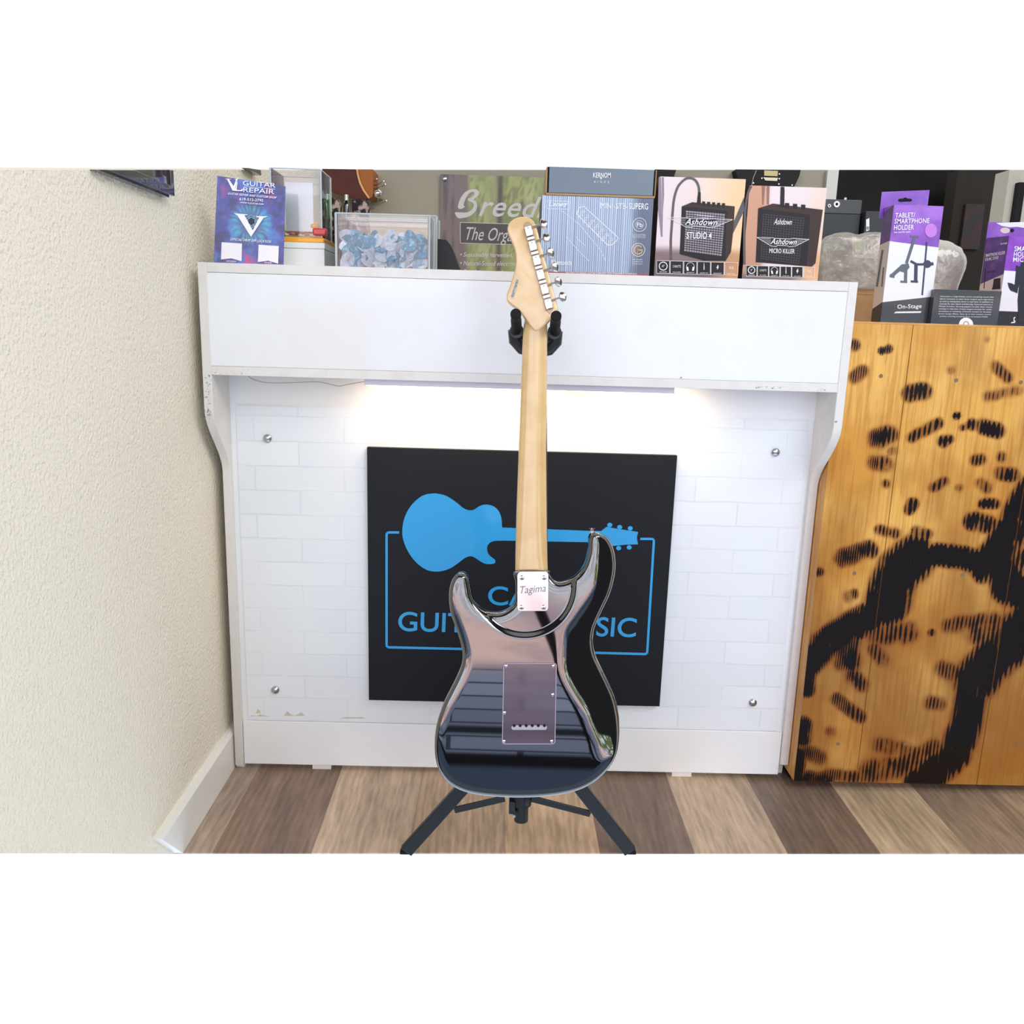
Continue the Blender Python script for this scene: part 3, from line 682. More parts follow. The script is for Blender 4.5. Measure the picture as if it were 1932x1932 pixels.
for i in range(NV):
    for s_ in ov[i]:
        if s_ < ncon: bidx[s_] = i
ringi = [bidx[i] for i in range(ncon)]
prev = ringi; TH = .044
for wv_, ins_d in ((.0325 + .0, 0), (.037, .8), (.041, 3), (.0435, 6.5)):
    pp = inset(outl, ins_d * sgn) if ins_d else outl
    cur = []
    for i in range(ncon):
        wt = wback(outl[i][0], outl[i][1], 0)
        x, y = pp[i]
        VV.append(G(x, y, 0) + CF * max(wv_, -wt + .001)); cur.append(len(VV) - 1)
    for i in range(ncon): j = (i + 1) % ncon; FF.append([prev[i], prev[j], cur[j], cur[i]])
    prev = cur
cf2 = geometry.tessellate_polygon([[Vector((VV[i] - CAM).to_tuple()) for i in prev]])
for tri in cf2: FF.append([prev[k] for k in tri])
# surface normals straight from the carved height field, so the lacquer reflects without ripples
def hgt(x, y): return wback(x, y, dist_out(x, y) if inside(x, y, outl) else 0)
def px_normal(x, y, d):
    e = .5
    gx_ = (hgt(x + e, y) - hgt(x - e, y)) / (2 * e * S); gy_ = (hgt(x, y + e) - hgt(x, y - e)) / (2 * e * S)
    gx_ = max(-6, min(6, gx_)); gy_ = max(-6, min(6, gy_))
    return (-CF - CR * gx_ + CU * gy_).normalized()
outn = []
for i in range(ncon):
    x0, y0 = outl[i - 1]; x1, y1_ = outl[(i + 1) % ncon]; nx_, ny_ = -(y1_ - y0) * sgn, (x1 - x0) * sgn
    outn.append((CR * nx_ - CU * ny_).normalized())
NN = []
inv_b = {v: k for k, v in bidx.items()}
for i, v in enumerate(cv):
    if i in inv_b: NN.append((outn[inv_b[i]] - CF * .25).normalized())
    else: NN.append(px_normal(v.x, v.y, 0))
for bl_w in (0, .25, .9, 3):
    for i in range(ncon): NN.append((outn[i] + CF * bl_w).normalized())
bo = MB().add(VV, FF).build('body', m_gloss, gb, smooth=True, angle=180, fix=True)
bo.data.normals_split_custom_set_from_vertices([WM[gb.name].to_3x3().inverted() @ n for n in NN])

# neck
m_maple = mat('maple_gloss', C(224, 188, 134), .22, coat=.6, coat_rough=.06, var=(18, C(214, 174, 118), .4, .65))
m_maple2 = mat('maple_headstock', C(230, 194, 142), .22, coat=.8, coat_rough=.06, var=(12, C(220, 180, 126), .4, .65))
st = [(590, 991, 1033), (612, 988, 1033), (640, 986, 1033), (700, 984, 1033), (780, 981, 1032), (850, 978.5, 1031), (960, 974.5, 1032), (1040, 972.5, 1033), (1072, 972, 1034), (1085, 972, 1034)]
nb = MB(); n_ = 18; rows = []
for y, xl, xr in st:
    row = []
    flat = sstep(1020, 1075, y)
    for k in range(n_ + 1):
        a = PI * k / n_; c = -math.cos(a); s_ = math.sin(a)
        e = 1.0 - .55 * flat
        s2 = abs(s_) ** e
        x = (xl + xr) / 2 + c * (xr - xl) / 2
        row.append(G(x, y, -.030) + CF * (.0135 * (1 - s2)))
    rows.append(row)
V = [p for r_ in rows for p in r_]; m_ = n_ + 1
Fc = [(j * m_ + i, j * m_ + i + 1, (j + 1) * m_ + i + 1, (j + 1) * m_ + i) for j in range(len(rows) - 1) for i in range(n_)] + [list(range(m_)), list(range((len(rows) - 1) * m_, len(rows) * m_))] + [(j * m_, (j + 1) * m_, (j + 1) * m_ + n_, j * m_ + n_) for j in range(len(rows) - 1)]
nb.add(V, Fc).build('neck', m_maple, gb, smooth=True, angle=50)
q = [G(988, 640, -.030) + CF * .0137, G(1032, 640, -.030) + CF * .0137, G(1034, 1085, -.03) + CF * .0137, G(972, 1085, -.03) + CF * .0137]
MB().prism(q, CF * .006).build('fretboard', mat('rosewood', C(60, 38, 28), .5), gb)
# headstock
def zh(x, y): return (900 + x / 6.664, 390 + y / 6.664)
HO = [(560, 120), (500, 132), (440, 166), (398, 215), (382, 268), (394, 330), (425, 400), (458, 480), (480, 560), (489, 650), (484, 740), (466, 830), (438, 920), (408, 1005), (382, 1075), (371, 1125), (380, 1172), (410, 1206), (452, 1240), (498, 1275), (540, 1310), (568, 1350), (610, 1410), (660, 1480), (705, 1535), (745, 1555), (790, 1540), (840, 1500), (890, 1450), (925, 1410), (945, 1360), (975, 1330), (1010, 1316), (1022, 1290), (1008, 1220), (975, 1100), (935, 950), (900, 820), (865, 690), (830, 560), (795, 430), (765, 310), (742, 235), (712, 175), (665, 138), (612, 121)]
ho = [zh(*p) for p in cr_spline(HO, 3)]
ha = 1
tp = inset(ho, 1.0)[30]
if not inside(tp[0], tp[1], ho): ha = -1
hb = MB(); V = []; Fc = []; nh = len(ho)
lay = [(0.0, .013), (0.0, .0022), (.7, .0010), (1.6, .0003), (2.8, 0.0)]
for ins_d, dep in lay:
    pp = inset(ho, ins_d * ha) if ins_d else ho
    V += [G(x, y, -.0265) + CF * dep for x, y in pp]
for l in range(len(lay) - 1):
    for i in range(nh): j = (i + 1) % nh; Fc.append((l * nh + i, l * nh + j, (l + 1) * nh + j, (l + 1) * nh + i))
Fc += [list(range(nh)), list(range((len(lay) - 1) * nh, len(lay) * nh))]
hb.add(V, Fc).build('headstock', m_maple2, gb, smooth=True, angle=45)
# tuners
HP = -.0263
hdir = Vector(((895 - 650), (1190 - 262))).normalized()
m_nick = mat('polished_nickel', C(214, 206, 198), .16, 1.0)
hx, hy = hdir.x, hdir.y     # along the row, downwards
ox, oy = hy, -hx            # towards the knobs (right)
cents = [(651, 300), (700, 484), (750, 667), (799, 849), (849, 1031), (899, 1218)]
knobs = [(838, 210), (873, 388), (924, 577), (978, 757), (1022, 940), (1077, 1130)]
strip = [(640, 184), (690, 222), (965, 1268), (914, 1345), (868, 1302), (585, 240), (600, 195)]
MB().prism([G(*zh(x, y), HP + .0006) for x, y in strip], CF * .0012).build('tuner_plate', mat('shadowed_nickel', C(150, 132, 112), .3, 1.0), gb, bevel=.0003)
for (cx, cy), (kx, ky) in zip(cents, knobs):
    hw, hh = 47, 62
    c4 = [(cx + ox * a * hw + hx * b_ * hh, cy + oy * a * hw + hy * b_ * hh) for a, b_ in ((-1, -1), (1, -1), (1, 1), (-1, 1))]
    tu = MB().prism([G(*zh(x, y), HP + .0062) for x, y in c4], CF * .0058).build('tuner', m_nick, gb, bevel=.0009)
    sc0 = (cx + ox * 44 + hx * -52, cy + oy * 44 + hy * -52)
    sc0 = (cx + 50, cy - 50 + (ky - (cy - 90)) * .2)
    A = G(*zh(cx + 46, ky + (kx - cx - 46) * .30), HP + .003); B = G(*zh(kx, ky), HP + .003)
    MB().tube([A, B], .0016, 10).build('shaft', m_nick, tu, smooth=True)
    dr = (B - A).normalized(); up_ = CU - dr * dr.dot(CU); up_.normalize()
    # button: flattened disc seen nearly edge on, slightly turned
    tw = random.uniform(-.5, .5); ax_ = (up_ * math.cos(tw) + CF * math.sin(tw)).normalized(); nrm = dr.cross(ax_)
    mb = MB(); V = []; Fc = []; K = 16
    for tt, ww in ((-.0030, .8), (-.0022, 1), (.0022, 1), (.0030, .8)):
        for k in range(K):
            an = 2 * PI * k / K
            V.append(B + nrm * tt * 1.5 + (dr * math.cos(an) * .0064 + ax_ * math.sin(an) * .0088) * ww)
    for l in range(3):
        for k in range(K): Fc.append((l * K + k, l * K + (k + 1) % K, (l + 1) * K + (k + 1) % K, (l + 1) * K + k))
    Fc += [list(range(K)), list(range(3 * K, 4 * K))]
    mb.add(V, Fc).build('button', m_nick, tu, smooth=True, angle=50)
    dot = G(*zh(cx - hx * 38, cy - hy * 38), HP + .0064)
    MB().tube([dot, dot + CF * .0004], .0009, 10).build('oil_hole', m_dark, tu)
for (cx, cy), (c2, cy2) in zip(cents, cents[1:]):
    mx_, my_ = (cx + c2) / 2, (cy + cy2) / 2
    MB().prism([G(*zh(mx_ + ox * a * 49 + hx * b_ * 20, my_ + oy * a * 49 + hy * b_ * 20), HP + .0032) for a, b_ in ((-1, -1), (1, -1), (1, 1), (-1, 1))], CF * .0026).build('tuner_bridge', m_nick, gb, bevel=.0008)
    c = G(*zh(mx_, my_), HP + .0038); MB().tube([c, c + CF * .0006], .0016, 12).build('screw', m_chrome, gb)
# serial sticker
MB().prism([G(*zh(x, y), HP + .0004) for x, y in ((496, 902), (530, 912), (458, 1150), (420, 1138))], CF * .0003).build('serial_sticker', mat('silver_sticker', C(196, 196, 190), .4), gb)
bars = MB()
for k in range(26):
    f_ = .04 + .92 * k / 26; x, y = 496 + (420 - 496) * f_, 904 + (1138 - 904) * f_
    w_ = random.choice((14, 24, 30)); th = random.choice((2.4, 4, 5))
    bars.prism([G(*zh(x + 3 + dx, y + dx * .3 + dy), HP + .0006) for dx, dy in ((0, 0), (w_, 0), (w_, th), (0, th))], CF * .0001)
o = bars.build('serial_number', m_blackink, gb)
# neck plate
PW_ = -.0065 + .0006
PS = [(981, 1079), (1030, 1079), (1034, 1083), (1034, 1148), (1030, 1152), (981, 1152), (977, 1148), (977, 1083)]
c_ = [(984, 1078), (1029, 1078), (1033, 1079.5), (1035, 1084), (1035, 1147), (1033, 1151.5), (1029, 1153), (982, 1153), (978, 1151.5), (976, 1147), (976, 1084), (979, 1079.5)]
MB().prism([G(x, y, 0) + CF * .0048 for x, y in c_], CF * .0022).build('neck_plate', mat('polished_plate', C(190, 186, 184), .1, 1.0), gb, bevel=.0004)
for x, y in ((985, 1090), (1027, 1090), (984, 1146), (1026, 1146)):
    c = G(x, y, 0) + CF * .0048
    s_ = MB().tube([c + CF * .0001, c - CF * .0009, c - CF * .0016], [.0042, .0040, .0022], 18).build('plate_screw', m_nick, gb, smooth=True)
    MB().obox(c - CF * .0017 - CR * .0016 - CU * .0004, CR * .0032, CU * .0008, CF * .0002).obox(c - CF * .0017 - CR * .0004 - CU * .0016, CR * .0008, CU * .0032, CF * .0002).build('cross_slot', m_dark, s_)
GF = Face(G(1005, 1115, 0) + CF * .0048, CR, CU)
GF.text('Tagima', (983, 1124), (1031, 1120), (981, 1106), mat('engraved_script', C(110, 108, 112), .4, .3), gb, name='engraved_script', shear=.35, off=.0002)
# cavity cover of tinted plastic
COV = GF2 = Face(G(998, 1327, 0) - CF * .0012, CR, CU)
def rrect(x0, y0, x1, y1, r, n=5):
    P = []
    for cx, cy, a0 in ((x1 - r, y0 + r, -90), (x1 - r, y1 - r, 0), (x0 + r, y1 - r, 90), (x0 + r, y0 + r, 180)):
        for k in range(n + 1):
            a = math.radians(a0 + 90 * k / n); P.append((cx + r * math.cos(a), cy + r * math.sin(a)))
    return P
def tiltx(P): return [(x - (y - 1327) * .018, y) for x, y in P]
slot_m = m_dark
m_cover = mat('tinted_plastic_cover', C(84, 66, 76), .12, coat=1.0, var=(20, C(80, 62, 72), .45, .65), coat_rough=.04)
MB().prism([GF2.p(x, y, 0) for x, y in tiltx(rrect(948, 1250, 1049.5, 1404, 6))], CF * .0014).build('back_cover', m_cover, gb, bevel=.0004)
ed = tiltx(rrect(949.2, 1251.2, 1048.3, 1402.8, 5)); 
GF2.polys(line_strip(ed + [ed[0]], 1.3), 'cover_edge', mat('pale_lilac_edge', C(176, 166, 186), .3), gb, off=.0006)
MB().prism([GF2.p(x, y, .0004) for x, y in rrect(965, 1368, 1032, 1376.5, 4)], CF * .0006).build('spring_slot', mat('grey_slot_metal', C(170, 172, 178), .3, .8), gb)
for k in range(6):
    c = GF2.p(970 + k * 11.4, 1368.5, .0008); MB().tube([c, c + CF * .0008], .0026, 14).build('string_hole', m_dark, gb)
for x, y in ((955, 1256), (1044, 1256), (1043, 1310), (952, 1344), (951, 1398), (1041, 1398)):
    c = GF2.p(x, y, .0); MB().tube([c, c - CF * .0006, c - CF * .0012], [.003, .0028, .0014], 14).build('cover_screw', m_nick, gb, smooth=True)
# strap button
c = G(1117, 1005, -.018)
MB().tube([c, c + CU * .003, c + CU * .006, c + CU * .0085], [.0045, .0025, .003, .0065], 16).build('strap_button', m_nick, gb, smooth=True)

# ------------------------------------------------------------------ guitar stand
FX = Vector((0, 1, 0))
gs = thing('guitar_stand', 'black folding tripod guitar stand holding the guitar by its neck', 'stand', (.62, -.215, 0))
PB = at(983, 1547, y=-.205); PTOP = Vector((G(1008, 640, -.075)))
PT2 = PB + Vector((0, 0, .24)) + Vector((0, .01, 0))
MB().tube([PB, PB + (PT2 - PB) * .5, PT2], .0135, 24).build('lower_tube', m_blackmetal, gb if False else gs, smooth=True, angle=60)
MB().tube([PT2 - Vector((0, 0, .1)), PT2, PTOP + Vector((0, .02, 0))], .0095, 20).build('pole', m_blackmetal, gs, smooth=True, angle=60)
# side clip on the tube
kx = at(966, 1530, y=-.215)
MB().box((kx.x - .006, -.22, kx.z - .004), (kx.x + .006, -.20, kx.z + .022)).build('clip', m_blackmetal, gs, bevel=.001)
MB().tube([kx + Vector((.004, -.006, -.006)), kx + Vector((.004, -.0085, -.006))], .003, 12).build('rivet', m_steel, gs)
kk = at(994, 1513, y=-.222)
MB().tube([kk + Vector((0, 0, -.006)), kk + Vector((0, 0, -.001)), kk + Vector((0, 0, .012))], [.0035, .0052, .0042], 14).build('lock_knob', m_black, gs, smooth=True)
# legs of flat bar
def flatbar(A, B, w, th, name, m, par, side):
    A, B = Vector(A), Vector(B); d = (B - A).normalized(); s_ = Vector(side); n = d.cross(s_).normalized(); s2 = n.cross(d).normalized()
    return MB().hexa([A + n * w / 2 + s2 * th / 2, A - n * w / 2 + s2 * th / 2, A - n * w / 2 - s2 * th / 2, A + n * w / 2 - s2 * th / 2, B + n * w / 2 + s2 * th / 2, B - n * w / 2 + s2 * th / 2, B - n * w / 2 - s2 * th / 2, B + n * w / 2 - s2 * th / 2]).build(name, m, par, bevel=.0012)
FLX = at(766, 1609, z=.004); FRX = at(1189, 1609, z=.004)
LT = at(925, 1428, y=-.205); RT = at(1050, 1428, y=-.205)
flatbar(LT, FLX + Vector((-.0, .004, .002)), .026, .012, 'leg', m_blackmetal, gs, (0, 1, 0))
flatbar(RT, FRX + Vector((.0, .004, .002)), .026, .012, 'leg', m_blackmetal, gs, (0, 1, 0))
BK = Vector((PB.x, .04, .006)); flatbar(PB + Vector((0, .015, .20)), BK, .026, .012, 'leg', m_blackmetal, gs, (1, 0, 0))
for P in (FLX, FRX, BK):
    MB().box((P.x - .012, P.y - .0, 0), (P.x + .012, P.y + .012, .006)).build('rubber_foot', m_rubber, gs, bevel=.001)
flatbar(at(857, 1528, y=-.203), at(952, 1506, y=-.203), .0135, .004, 'brace', m_blackmetal, gs, (0, 1, 0))
flatbar(at(1114, 1535, y=-.203), at(1002, 1506, y=-.203), .0135, .004, 'brace', m_blackmetal, gs, (0, 1, 0))
hubp = PB + Vector((0, 0, .036))
MB().tube([hubp + Vector((0, 0, -.0)), hubp + Vector((0, 0, .03))], .019, 24).build('hub', m_black, gs, smooth=True, angle=50)
hub2 = PB + Vector((0, .004, .135))
MB().box((LT.x - .01, -.212, LT.z - .012), (RT.x + .01, -.197, LT.z + .012)).build('leg_bracket', m_black, gs, bevel=.003)
MB().box((PB.x - .02, -.212, LT.z - .02), (PB.x + .02, -.18, LT.z + .02)).build('collar', m_black, gs, bevel=.004)
# lower rubber rest the body leans on
RB = G(985, 1470, -.05); MB().tube([Vector((PB.x, -.205, RB.z)), RB + CF * -.003], .006, 12).build('rest_arm', m_blackmetal, gs)
MB().tube([RB - CR * .05, RB + CR * .05], .0065, 14).build('rest_pad', m_rubber, gs, smooth=True, angle=60)
# yoke
yl = [(1010, 664, -.085), (985, 655, -.082), (972, 641, -.078), (970, 622, -.070)]
yr = [(1010, 664, -.085), (1036, 657, -.082), (1048, 644, -.078), (1050, 625, -.070)]
for nm, P in (('a', yl), ('b', yr)):
    pts = [G(*p) for p in P]
    MB().tube(pts, [.012, .013, .0125, .0115], 16).build('yoke_arm', m_blackmetal, gs, smooth=True, angle=60)
MB().tube([G(1010, 690, -.088), G(1010, 640, -.088)], .013, 20).build('yoke_socket', m_blackmetal, gs, smooth=True, angle=60)
def prong(bx, by, tx, ty):
    A = G(bx, by, -.072); B = G(tx, ty, .012); n = 26
    pts = []; rs = []
    for k in range(n + 1):
        f_ = k / n; pts.append(A.lerp(B, f_))
        rr = .0088 + (.0007 if 3 < k < 19 and k % 2 else 0)
        if f_ > .86: rr = .0094
        if k == n: rr = .0082
        rs.append(rr)
    MB().tube(pts, rs, 24).build('padded_prong', m_rubber, gs, smooth=True, angle=60)
    MB().tube([G(bx, by, -.080) - CU * .022, G(bx, by, -.078) - CU * .0, G(bx, by, -.062)+CU*.002], [.0125, .0135, .0128], 20).build('prong_cup', m_blackmetal, gs, smooth=True, angle=50)
prong(975, 626, 973, 590); prong(1046, 628, 1049.5, 594)
# ------------------------------------------------------------------ things on the white counter
def cx_(px, py, y): return at(px, py, y=y).x
# flyer in a slanted holder
fy = thing('flyer', 'purple and blue guitar repair flyer standing on the left end of the white counter', 'flyer', (at(470, 497, y=.05).x, .05, H))
bl_ = at(403, 497, y=.032); bl_.z = max(bl_.z, H); br_ = at(535, 505, y=.052); br_.z = H; tl_ = at(410, 331, y=.052); tr_ = at(539, 351, y=.075)
def bil(u, v): return (bl_.lerp(br_, u)).lerp(tl_.lerp(tr_, u), v)
def flycol(u, v):
    n1 = fbm(u * 3.1 + 4, v * 3.4, 1); n2 = fbm(u * 5, v * 5, 7); sw = math.sin(14 * (u + .35 * fbm(u * 3, v * 3, 3)) + 9 * v)
    c = mixt((52, 58, 142), (62, 112, 190), sstep(-.2, .5, n1 + .12 * sw))
    edge = max(sstep(.62, .95, v) * sstep(.5, .95, abs(u - .45) * 2 + .1), sstep(.30, .05, v)) if True else 0
    c = mixt(c, (206, 48, 120), min(1, .9 * edge * sstep(-.05, .3, n2)))
    c = mixt(c, (120, 70, 160), .5 * sstep(.1, .5, fbm(u * 8, v * 8, 2)))
    c = mixt(c, (40, 30, 80), .6 * sstep(.15, .5, -n2))
    d = math.hypot((u - .5) / .27, (v - .49) / .21); r = math.exp(-((d - .85) / .3) ** 2)
    c = mixt(c, (70, 176, 196), .85 * r * (.6 + .4 * math.sin(22 * math.atan2(v - .49, u - .5) + 5 * n2)))
    if d < .8: c = mixt(c, (60, 150, 150), .6 * (1 - d))
    return c
printed(bil, 66, 80, flycol, 'printed_sheet', fy)
nrm_ = (br_ - bl_).cross(tl_ - bl_).normalized()
if nrm_.dot(CAM - bl_) < 0: nrm_ = -nrm_
MB().prism([p - nrm_ * .0004 for p in (bl_, br_, tr_, tl_)], -nrm_ * .002).build('holder_back', mat('clear_holder', C(200, 196, 214), .2, coat=.5), fy)
FF_ = Face(bl_, br_ - bl_, tl_ - bl_)
m_ink2 = mat('flyer_white_ink', C(244, 240, 246), .5)
def z2(x, y): return (360 + x / 6.9, 310 + y / 6.9)
def T2(s, x0, y0, x1, y1, h, **kw): FF_.text(s, z2(x0, y0), z2(x1, y1), z2(x0 + 2, y0 - h), m_ink2, fy, off=.0014, **kw)
FF_.polys([[z2(*p) for p in P] for P in ([(450, 185), (530, 192), (500, 198), (570, 300), (545, 342), (475, 196)], [(545, 342), (552, 300), (590, 205), (575, 200), (612, 180), (636, 162), (606, 205), (572, 344)], [(572, 345), (590, 290), (600, 240), (612, 220), (598, 330), (640, 338), (668, 322), (682, 316), (672, 350)])], 'monogram', m_ink2, fy, off=.0014)
T2('GUITAR', 678, 272, 1102, 305, 62); T2('REPAIR', 684, 358, 1086, 388, 60)
FF_.polys(line_strip([z2(690, 284), z2(1100, 322)], .6), 'rule', m_ink2, fy, off=.0014)
T2('GUITAR REPAIR AND CUSTOM SHOP', 484, 392, 1115, 448, 28, shear=.3, bold=.02)
T2('619-512-2795', 634, 468, 942, 488, 36, bold=.02); T2('WWW.VLGUITAR.COM', 640, 506, 946, 530, 22, bold=.01)
FF_.polys([[z2(*p) for p in P] for P in ([(600, 652), (700, 662), (812, 868), (785, 944)], [(785, 944), (806, 862), (890, 692), (950, 694)], [(562, 636), (742, 652), (742, 660), (602, 664)], [(845, 672), (1004, 676), (962, 694), (868, 690)])], 'letter_emblem', m_ink2, fy, off=.0014)
seed = [z2(790, 745)]
FF_.poly([z2(790 + 42 * math.cos(k * PI / 3 + .5), 740 + 44 * math.sin(k * PI / 3 + .5)) for k in range(6)], 'hexagon_mark', mat('dark_teal_ink', C(24, 34, 60), .5), fy, off=.0013)
FF_.polys([s for R_ in (58, 84) for s in line_strip([z2(790 + R_ * math.cos(k * PI / 3 + a0), 740 + R_ * math.sin(k * PI / 3 + a0)) for a0 in (.5,) for k in range(7)], .6)] + [s for k in range(6) for s in line_strip([z2(790, 740), z2(790 + 84 * math.cos(k * PI / 3), 740 + 84 * math.sin(k * PI / 3))], .5)], 'star_lines', mat('pale_teal_ink', C(160, 214, 214), .5), fy, off=.0012)
T2('OFFICIAL DROP OFF LOCATION', 516, 990, 1048, 1024, 34, shear=.3, bold=.02)
for P in ([(402, 1012), (668, 1030), (662, 1260), (530, 1222), (394, 1236)], [(884, 1045), (1146, 1062), (1138, 1292), (1008, 1252), (874, 1270)]):
    FF_.poly([z2(*p) for p in P], 'blank_tag', m_ink2, fy, off=.0012)
T2('INSTAGRAM', 466, 1270, 592, 1276, 22, shear=.3); T2('WEB', 962, 1288, 1052, 1292, 20, shear=.3)

# white storage box and the sweets dispenser on it
ywb = .11; zt = at(575, 457, y=ywb).z; xr = cx_(612, 480, ywb); q = at(632, 471, x=xr); yb_ = min(q.y, .30)
xl = cx_(500, 480, ywb)
wb = thing('storage_box', 'small plain white box with a lid, between flyer and clear pick container', 'box', ((xl + xr) / 2, .2, H))
m_wbox = mat('white_card_box', C(232, 234, 232), .5)
MB().box((xl, ywb, H), (xr, yb_, zt - .012)).build('box_body', m_wbox, wb, bevel=.001)
MB().box((xl - .001, ywb - .001, zt - .0115), (xr + .001, yb_ + .001, zt)).build('lid', m_wbox, wb, bevel=.001)
m_pl = clear_mat('thin_clear_plastic', boost=1.2)
m_pledge = mat('clear_plastic_edge', C(214, 222, 226), .1, alpha=.62, coat=1.0)
def clear_box(name, label, cat, x0, x1, y0, y1, z0, z1, w=.003, top=False, group=None):
    o = thing(name, label, cat, ((x0 + x1) / 2, (y0 + y1) / 2, z0), group)
    for nm, a, b_ in (('front_wall', (x0, y0, z0), (x1, y0 + w, z1)), ('rear_wall', (x0, y1 - w, z0), (x1, y1, z1)), ('side_wall', (x0, y0 + w, z0), (x0 + w, y1 - w, z1)), ('side_wall', (x1 - w, y0 + w, z0), (x1, y1 - w, z1)), ('base', (x0 + w, y0 + w, z0), (x1 - w, y1 - w, z0 + w))):
        MB().box(a, b_).build(nm, m_pl, o)
    for x in (x0, x1):
        for y in (y0, y1): MB().tube([(x, y, z0), (x, y, z1)], w * .75, 8).build('corner_edge', m_pledge, o, smooth=True)
    e = w * .5
    MB().tube([(x0, y0, z1), (x1, y0, z1), (x1, y1, z1), (x0, y1, z1), (x0, y0, z1)], e, 6).build('rim', m_pledge, o)
    return o
yd = .125; xd0 = cx_(512, 400, yd); xd1 = cx_(606, 400, yd); ztop = at(560, 318, y=yd).z
dp = clear_box('sweets_dispenser', 'tall clear plastic dispenser with an orange base standing on the white box', 'dispenser', xd0, xd1, yd, yd + .10, zt + .012, ztop)
m_or = mat('orange_plastic', C(244, 172, 40), .3, coat=.4); m_rd = mat('red_plastic', C(206, 48, 48), .3, coat=.4)
MB().box((xd0 - .004, yd - .006, zt), (xd1 + .006, yd + .11, zt + .0115)).build('base_tray', m_or, dp, bevel=.003)
c = at(603, 438, y=yd - .004); MB().box((c.x - .014, yd - .008, c.z - .006), (c.x + .014, yd + .012, c.z + .008)).build('red_knob', m_rd, dp, bevel=.003)
c = at(593, 427, y=yd + .02); MB().ball((c.x, c.y, c.z), .011, 16, 10, (1, 1, .8)).build('orange_spout', m_or, dp, smooth=True)
m_swt = mat('coral_sweets', C(236, 150, 120), .4)
for k in range(16):
    p = Vector((random.uniform(xd0 + .012, xd1 - .012), yd + random.uniform(.012, .05), zt + .016 + random.uniform(0, .012)))
    MB().ball(p, .0052, 10, 6, (1, .8, .7)).build('sweet', random.choice((m_swt, m_swt, m_or)), None, smooth=True, origin=p)
for o in [o for o in COL.objects if o.name.startswith('sweet') and o.type == 'MESH']: tag(o, 'small coral or orange sweet lying in the bottom of the clear dispenser', 'sweet', 'sweets in the clear dispenser')
a = at(538, 343, y=yd + .012); b = at(592, 437, y=yd + .012)
MB().box((a.x, yd + .011, b.z), (b.x, yd + .012, a.z)).build('label_card', mat('white_paper', C(240, 242, 246), .25, coat=.6), dp)

# pick container
yp = .075; x0 = cx_(634, 450, yp); x1 = cx_(810, 450, yp); zp = at(722, 404, y=yp).z
pc = clear_box('pick_container', 'open clear acrylic box full of blue and white guitar picks', 'container', x0, x1, yp, yp + .115, H, zp, .0035)
x0b = cx_(640, 450, yp + .125); x1b = cx_(823, 450, yp + .125)
pc2 = clear_box('acrylic_box', 'second clear acrylic box standing right behind the pick container', 'container', x0b, x1b, yp + .122, yp + .20, H, at(815, 407, y=yp + .122).z, .0035)
def pick_mesh():
    P = []
    for k in range(30):
        a = 2 * PI * k / 30; r = .0130 + .0011 * math.cos(3 * (a + PI / 2)) + .0006 * math.sin(a)
        P.append((r * math.cos(a), r * math.sin(a) * 1.08))
    return P
PK = pick_mesh()
m_pb = mat('blue_pearl_celluloid', C(26, 142, 186), .18, coat=.5, var=(150, C(120, 216, 236), .50, .68))
m_pw = mat('white_pearl_celluloid', C(214, 224, 236), .18, coat=.6, var=(150, C(150, 190, 232), .5, .7))
protos = {}
for nm, m in (('blue', m_pb), ('white', m_pw)):
    o = MB().prism([(x, 0, y) for x, y in PK], (0, .0009, 0)).build('guitar_pick', m, bevel=.0003); protos[nm] = o
first = {'blue': True, 'white': True}
nx = 9
cnt = 0
for lz in range(7):
    for iy in range(3):
        for ix in range(nx):
            z = H + .011 + lz * .0088 + (.003 if ix % 2 else 0); x = x0 + .017 + (x1 - x0 - .034) * ix / (nx - 1) + (.005 if lz % 2 else -.004)
            x = min(max(x, x0 + .0165), x1 - .0165)
            y = yp + .0165 + iy * .026 + random.uniform(-.002, .004)
            if lz >= 6 and random.random() < .45: continue
            kind = 'blue' if fbm(ix * .45, lz * .5, iy * 2.0) + random.uniform(-.35, .35) > 0 else 'white'
            if first[kind]: o = protos[kind]; first[kind] = False
            else: o = protos[kind].copy(); COL.objects.link(o)
            o.location = (x, y, z); o.rotation_euler = (random.uniform(-.75, .75), random.uniform(0, 6.28), random.uniform(-.55, .55))
            if kind == 'blue': tag(o, 'translucent blue pearl guitar pick in the clear acrylic box', 'guitar pick', 'blue guitar picks in the container')
            else: tag(o, 'white pearl guitar pick in the clear acrylic box', 'guitar pick', 'white guitar picks in the container')

# small things behind the containers
def slab(name, label, cat, P, y, d, m, bev=0, z0=None):
    pts = [at(px, py, y=y) for px, py in P]
    if z0 is not None: pts = [Vector((p.x, p.y, max(p.z, z0))) for p in pts]
    c = sum((p for p in pts), Vector()) / len(pts)
    o = MB().prism(pts, (0, d, 0)).build(name, m, None, bevel=bev, origin=(c.x, y, min(p.z for p in pts)))
    return tag(o, label, cat)
m_zeb = mat('dark_patterned_fabric', C(34, 26, 28), .8, var=(60, C(190, 160, 152), .52, .6))
slab('neon_folder', 'neon green folder edge standing behind the clear dispenser', 'folder', [(617, 366), (623, 364), (623, 385), (619, 412), (617, 512)], .29, .012, mat('neon_green_plastic', C(130, 240, 70), .4), 0, H)
slab('patterned_pouch', 'black pouch with pinkish speckled pattern beside the neon green folder', 'pouch', [(624, 372), (636, 374), (642, 384), (640, 512), (619, 512), (619, 420)], .305, .03, m_zeb, 0, H)
